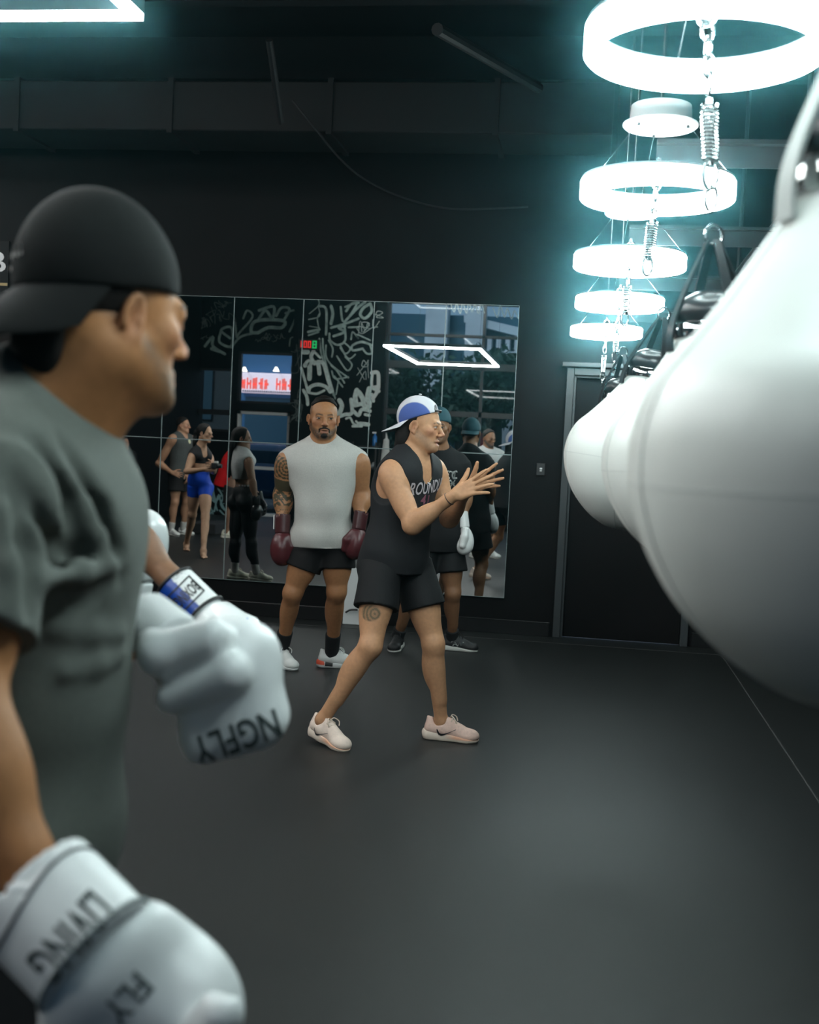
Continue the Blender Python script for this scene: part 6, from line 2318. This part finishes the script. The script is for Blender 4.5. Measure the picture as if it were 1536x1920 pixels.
# person in red bending forward behind the woman in leggings
b0 = onfloor(428, 1008)
Yr = b0[1]
J = stand(b0, dv(1, .1, 0), 1.72, m=1.0, lean=.42)
J['nk'], J['hd'] = at(440, 848, Yr), at(452, 834, Yr)
J['sr'], J['sl'] = at(440, 858, Yr - .2), at(440, 858, Yr + .2)
J['er'], J['wr'] = at(452, 890, Yr - .25), at(470, 900, Yr - .2)
J['el'], J['wl'] = at(454, 890, Yr + .25), at(472, 900, Yr + .2)
J['pel'] = at(420, 905, Yr)
J['che'] = lerp(J['pel'], J['nk'], .68)
J['hf'] = dv(1, 0, -.4)
J['hu'] = dv(.4, 0, 1)
T = body_prims(J)
T['head'] = head_prims(J)
pr = empty('person', b0, 'person in red tee leaning forward, half hidden behind the long dark hair, in the mirror', 'person')
skin_body(J, T, V(.20, .11, .07), pr, .009, paint=head_paint(J, V(.2, .08, .06), V(.02, .014, .01)))
hair_cap(J, pr, DARKH, grow=.008, cutn=(0, .7, -.7), cutd=-.02, h=.009)
P, cut = top(J, T, e=.016, hem=.06, sleeve=.5, loose=(.17, .175), q=.8)
put('tee', P, .009, srgb(205, 22, 28), pr, .8, cuts=[cut])
P, cut = shorts(J, T, e=.014, leg=.9, r0_=.105, r1=.115, waist=.0)
put('shorts', P, .009, (.012, .011, .012, 1), pr, .75, cuts=[cut])
for sd in 'rl':
    shoe(J['a' + sd], J['t' + sd], 0.0, pr, CSH, MATS['cream sole'], 1.0, .008, sd, detail=False)

# someone dark clothed beyond, low at the scrawled wall
b0 = onfloor(226, 990)
J = stand(b0, dv(.5, -.8, 0), 1.44, m=1.0, head=dv(.8, -.5, 0))
T = body_prims(J)
T['head'] = head_prims(J)
pd_ = empty('person', b0, 'person in dark hooded top, face just showing past the near chest, in the mirror', 'person')
skin_body(J, T, V(.34, .17, .11), pd_, .010, paint=head_paint(J, V(.3, .12, .09), V(.02, .014, .01)))
hair_cap(J, pd_, DARKH, grow=.012, cutn=(0, .75, -.65), cutd=-.012, h=.009)
P, cut = top(J, T, e=.022, hem=.12, sleeve=.98, loose=(.175, .18), q=.8, neck=.06)
put('hoodie', P, .01, (.012, .011, .013, 1), pd_, .9, cuts=[cut])
P = [infl(p, .018) for p in T['legl'] + T['legr']]
put('trousers', P, .01, (.012, .012, .013, 1), pd_, .85, cuts=[(V(0, 0, .09), -UP, 0)])
for sd in 'rl':
    shoe(J['a' + sd], J['t' + sd], 0.0, pd_, BMESH, MATS['off white sole'], .9, .01, sd, detail=False)
FLIP[0] = False
# ------------------------------------------------------------------ camera, world, bloom volume
cd = bpy.data.cameras.new('camera')
cam = bpy.data.objects.new('camera', cd)
COL.objects.link(cam)
Mx = Matrix(((CR[0], CU[0], -fw0[0], CAM[0]), (CR[1], CU[1], -fw0[1], CAM[1]), (CR[2], CU[2], -fw0[2], CAM[2]), (0, 0, 0, 1)))
cam.matrix_world = Mx
cd.sensor_fit = 'VERTICAL'
cd.sensor_height = 30.0
cd.sensor_width = 24.0
cd.lens = FPX / 1920 * 30.0
cd.clip_start = 0.05
cd.dof.use_dof = True
cd.dof.focus_distance = 6.1
cd.dof.aperture_fstop = 3.3
SC.camera = cam

w = bpy.data.worlds.new('sky')
SC.world = w
w.use_nodes = True
w.node_tree.nodes['Background'].inputs['Color'].default_value = (.34, .52, .74, 1)
w.node_tree.nodes['Background'].inputs['Strength'].default_value = 0.55

if BLOOM > 0:
    hm = bpy.data.materials.new('thin haze')
    hm.use_nodes = True
    nt = hm.node_tree
    nt.nodes.remove(nt.nodes['Principled BSDF'])
    vs_ = nt.nodes.new('ShaderNodeVolumeScatter')
    vs_.inputs['Color'].default_value = (.26, .80, .92, 1)
    vs_.inputs['Density'].default_value = BLOOM
    vs_.inputs['Anisotropy'].default_value = BLOOM_G
    nt.links.new(vs_.outputs['Volume'], nt.nodes['Material Output'].inputs['Volume'])
    hz = MB().bx(XL - .1, XR + .1, YB - .15, W + .12, -.1, ZC + .1).build('bloom_volume', hm)  # added scattering volume, stands in for lens bloom round the lamps
    hz['kind'] = 'stuff'
    tag(hz, 'thin volume added through the gym to imitate lens bloom around the lamps', 'bloom_volume')

c = SC.cycles
c.max_bounces = 7
c.diffuse_bounces = 3
c.glossy_bounces = 4
c.transmission_bounces = 4
c.transparent_max_bounces = 8
c.volume_bounces = 0
c.sample_clamp_indirect = 4.0
c.use_denoising = True
c.caustics_reflective = False
c.caustics_refractive = False
vs = SC.view_settings
vs.view_transform = 'Standard'
vs.look = 'None'
vs.exposure = EXPO
vs.gamma = 1.0
vs.use_curve_mapping = False
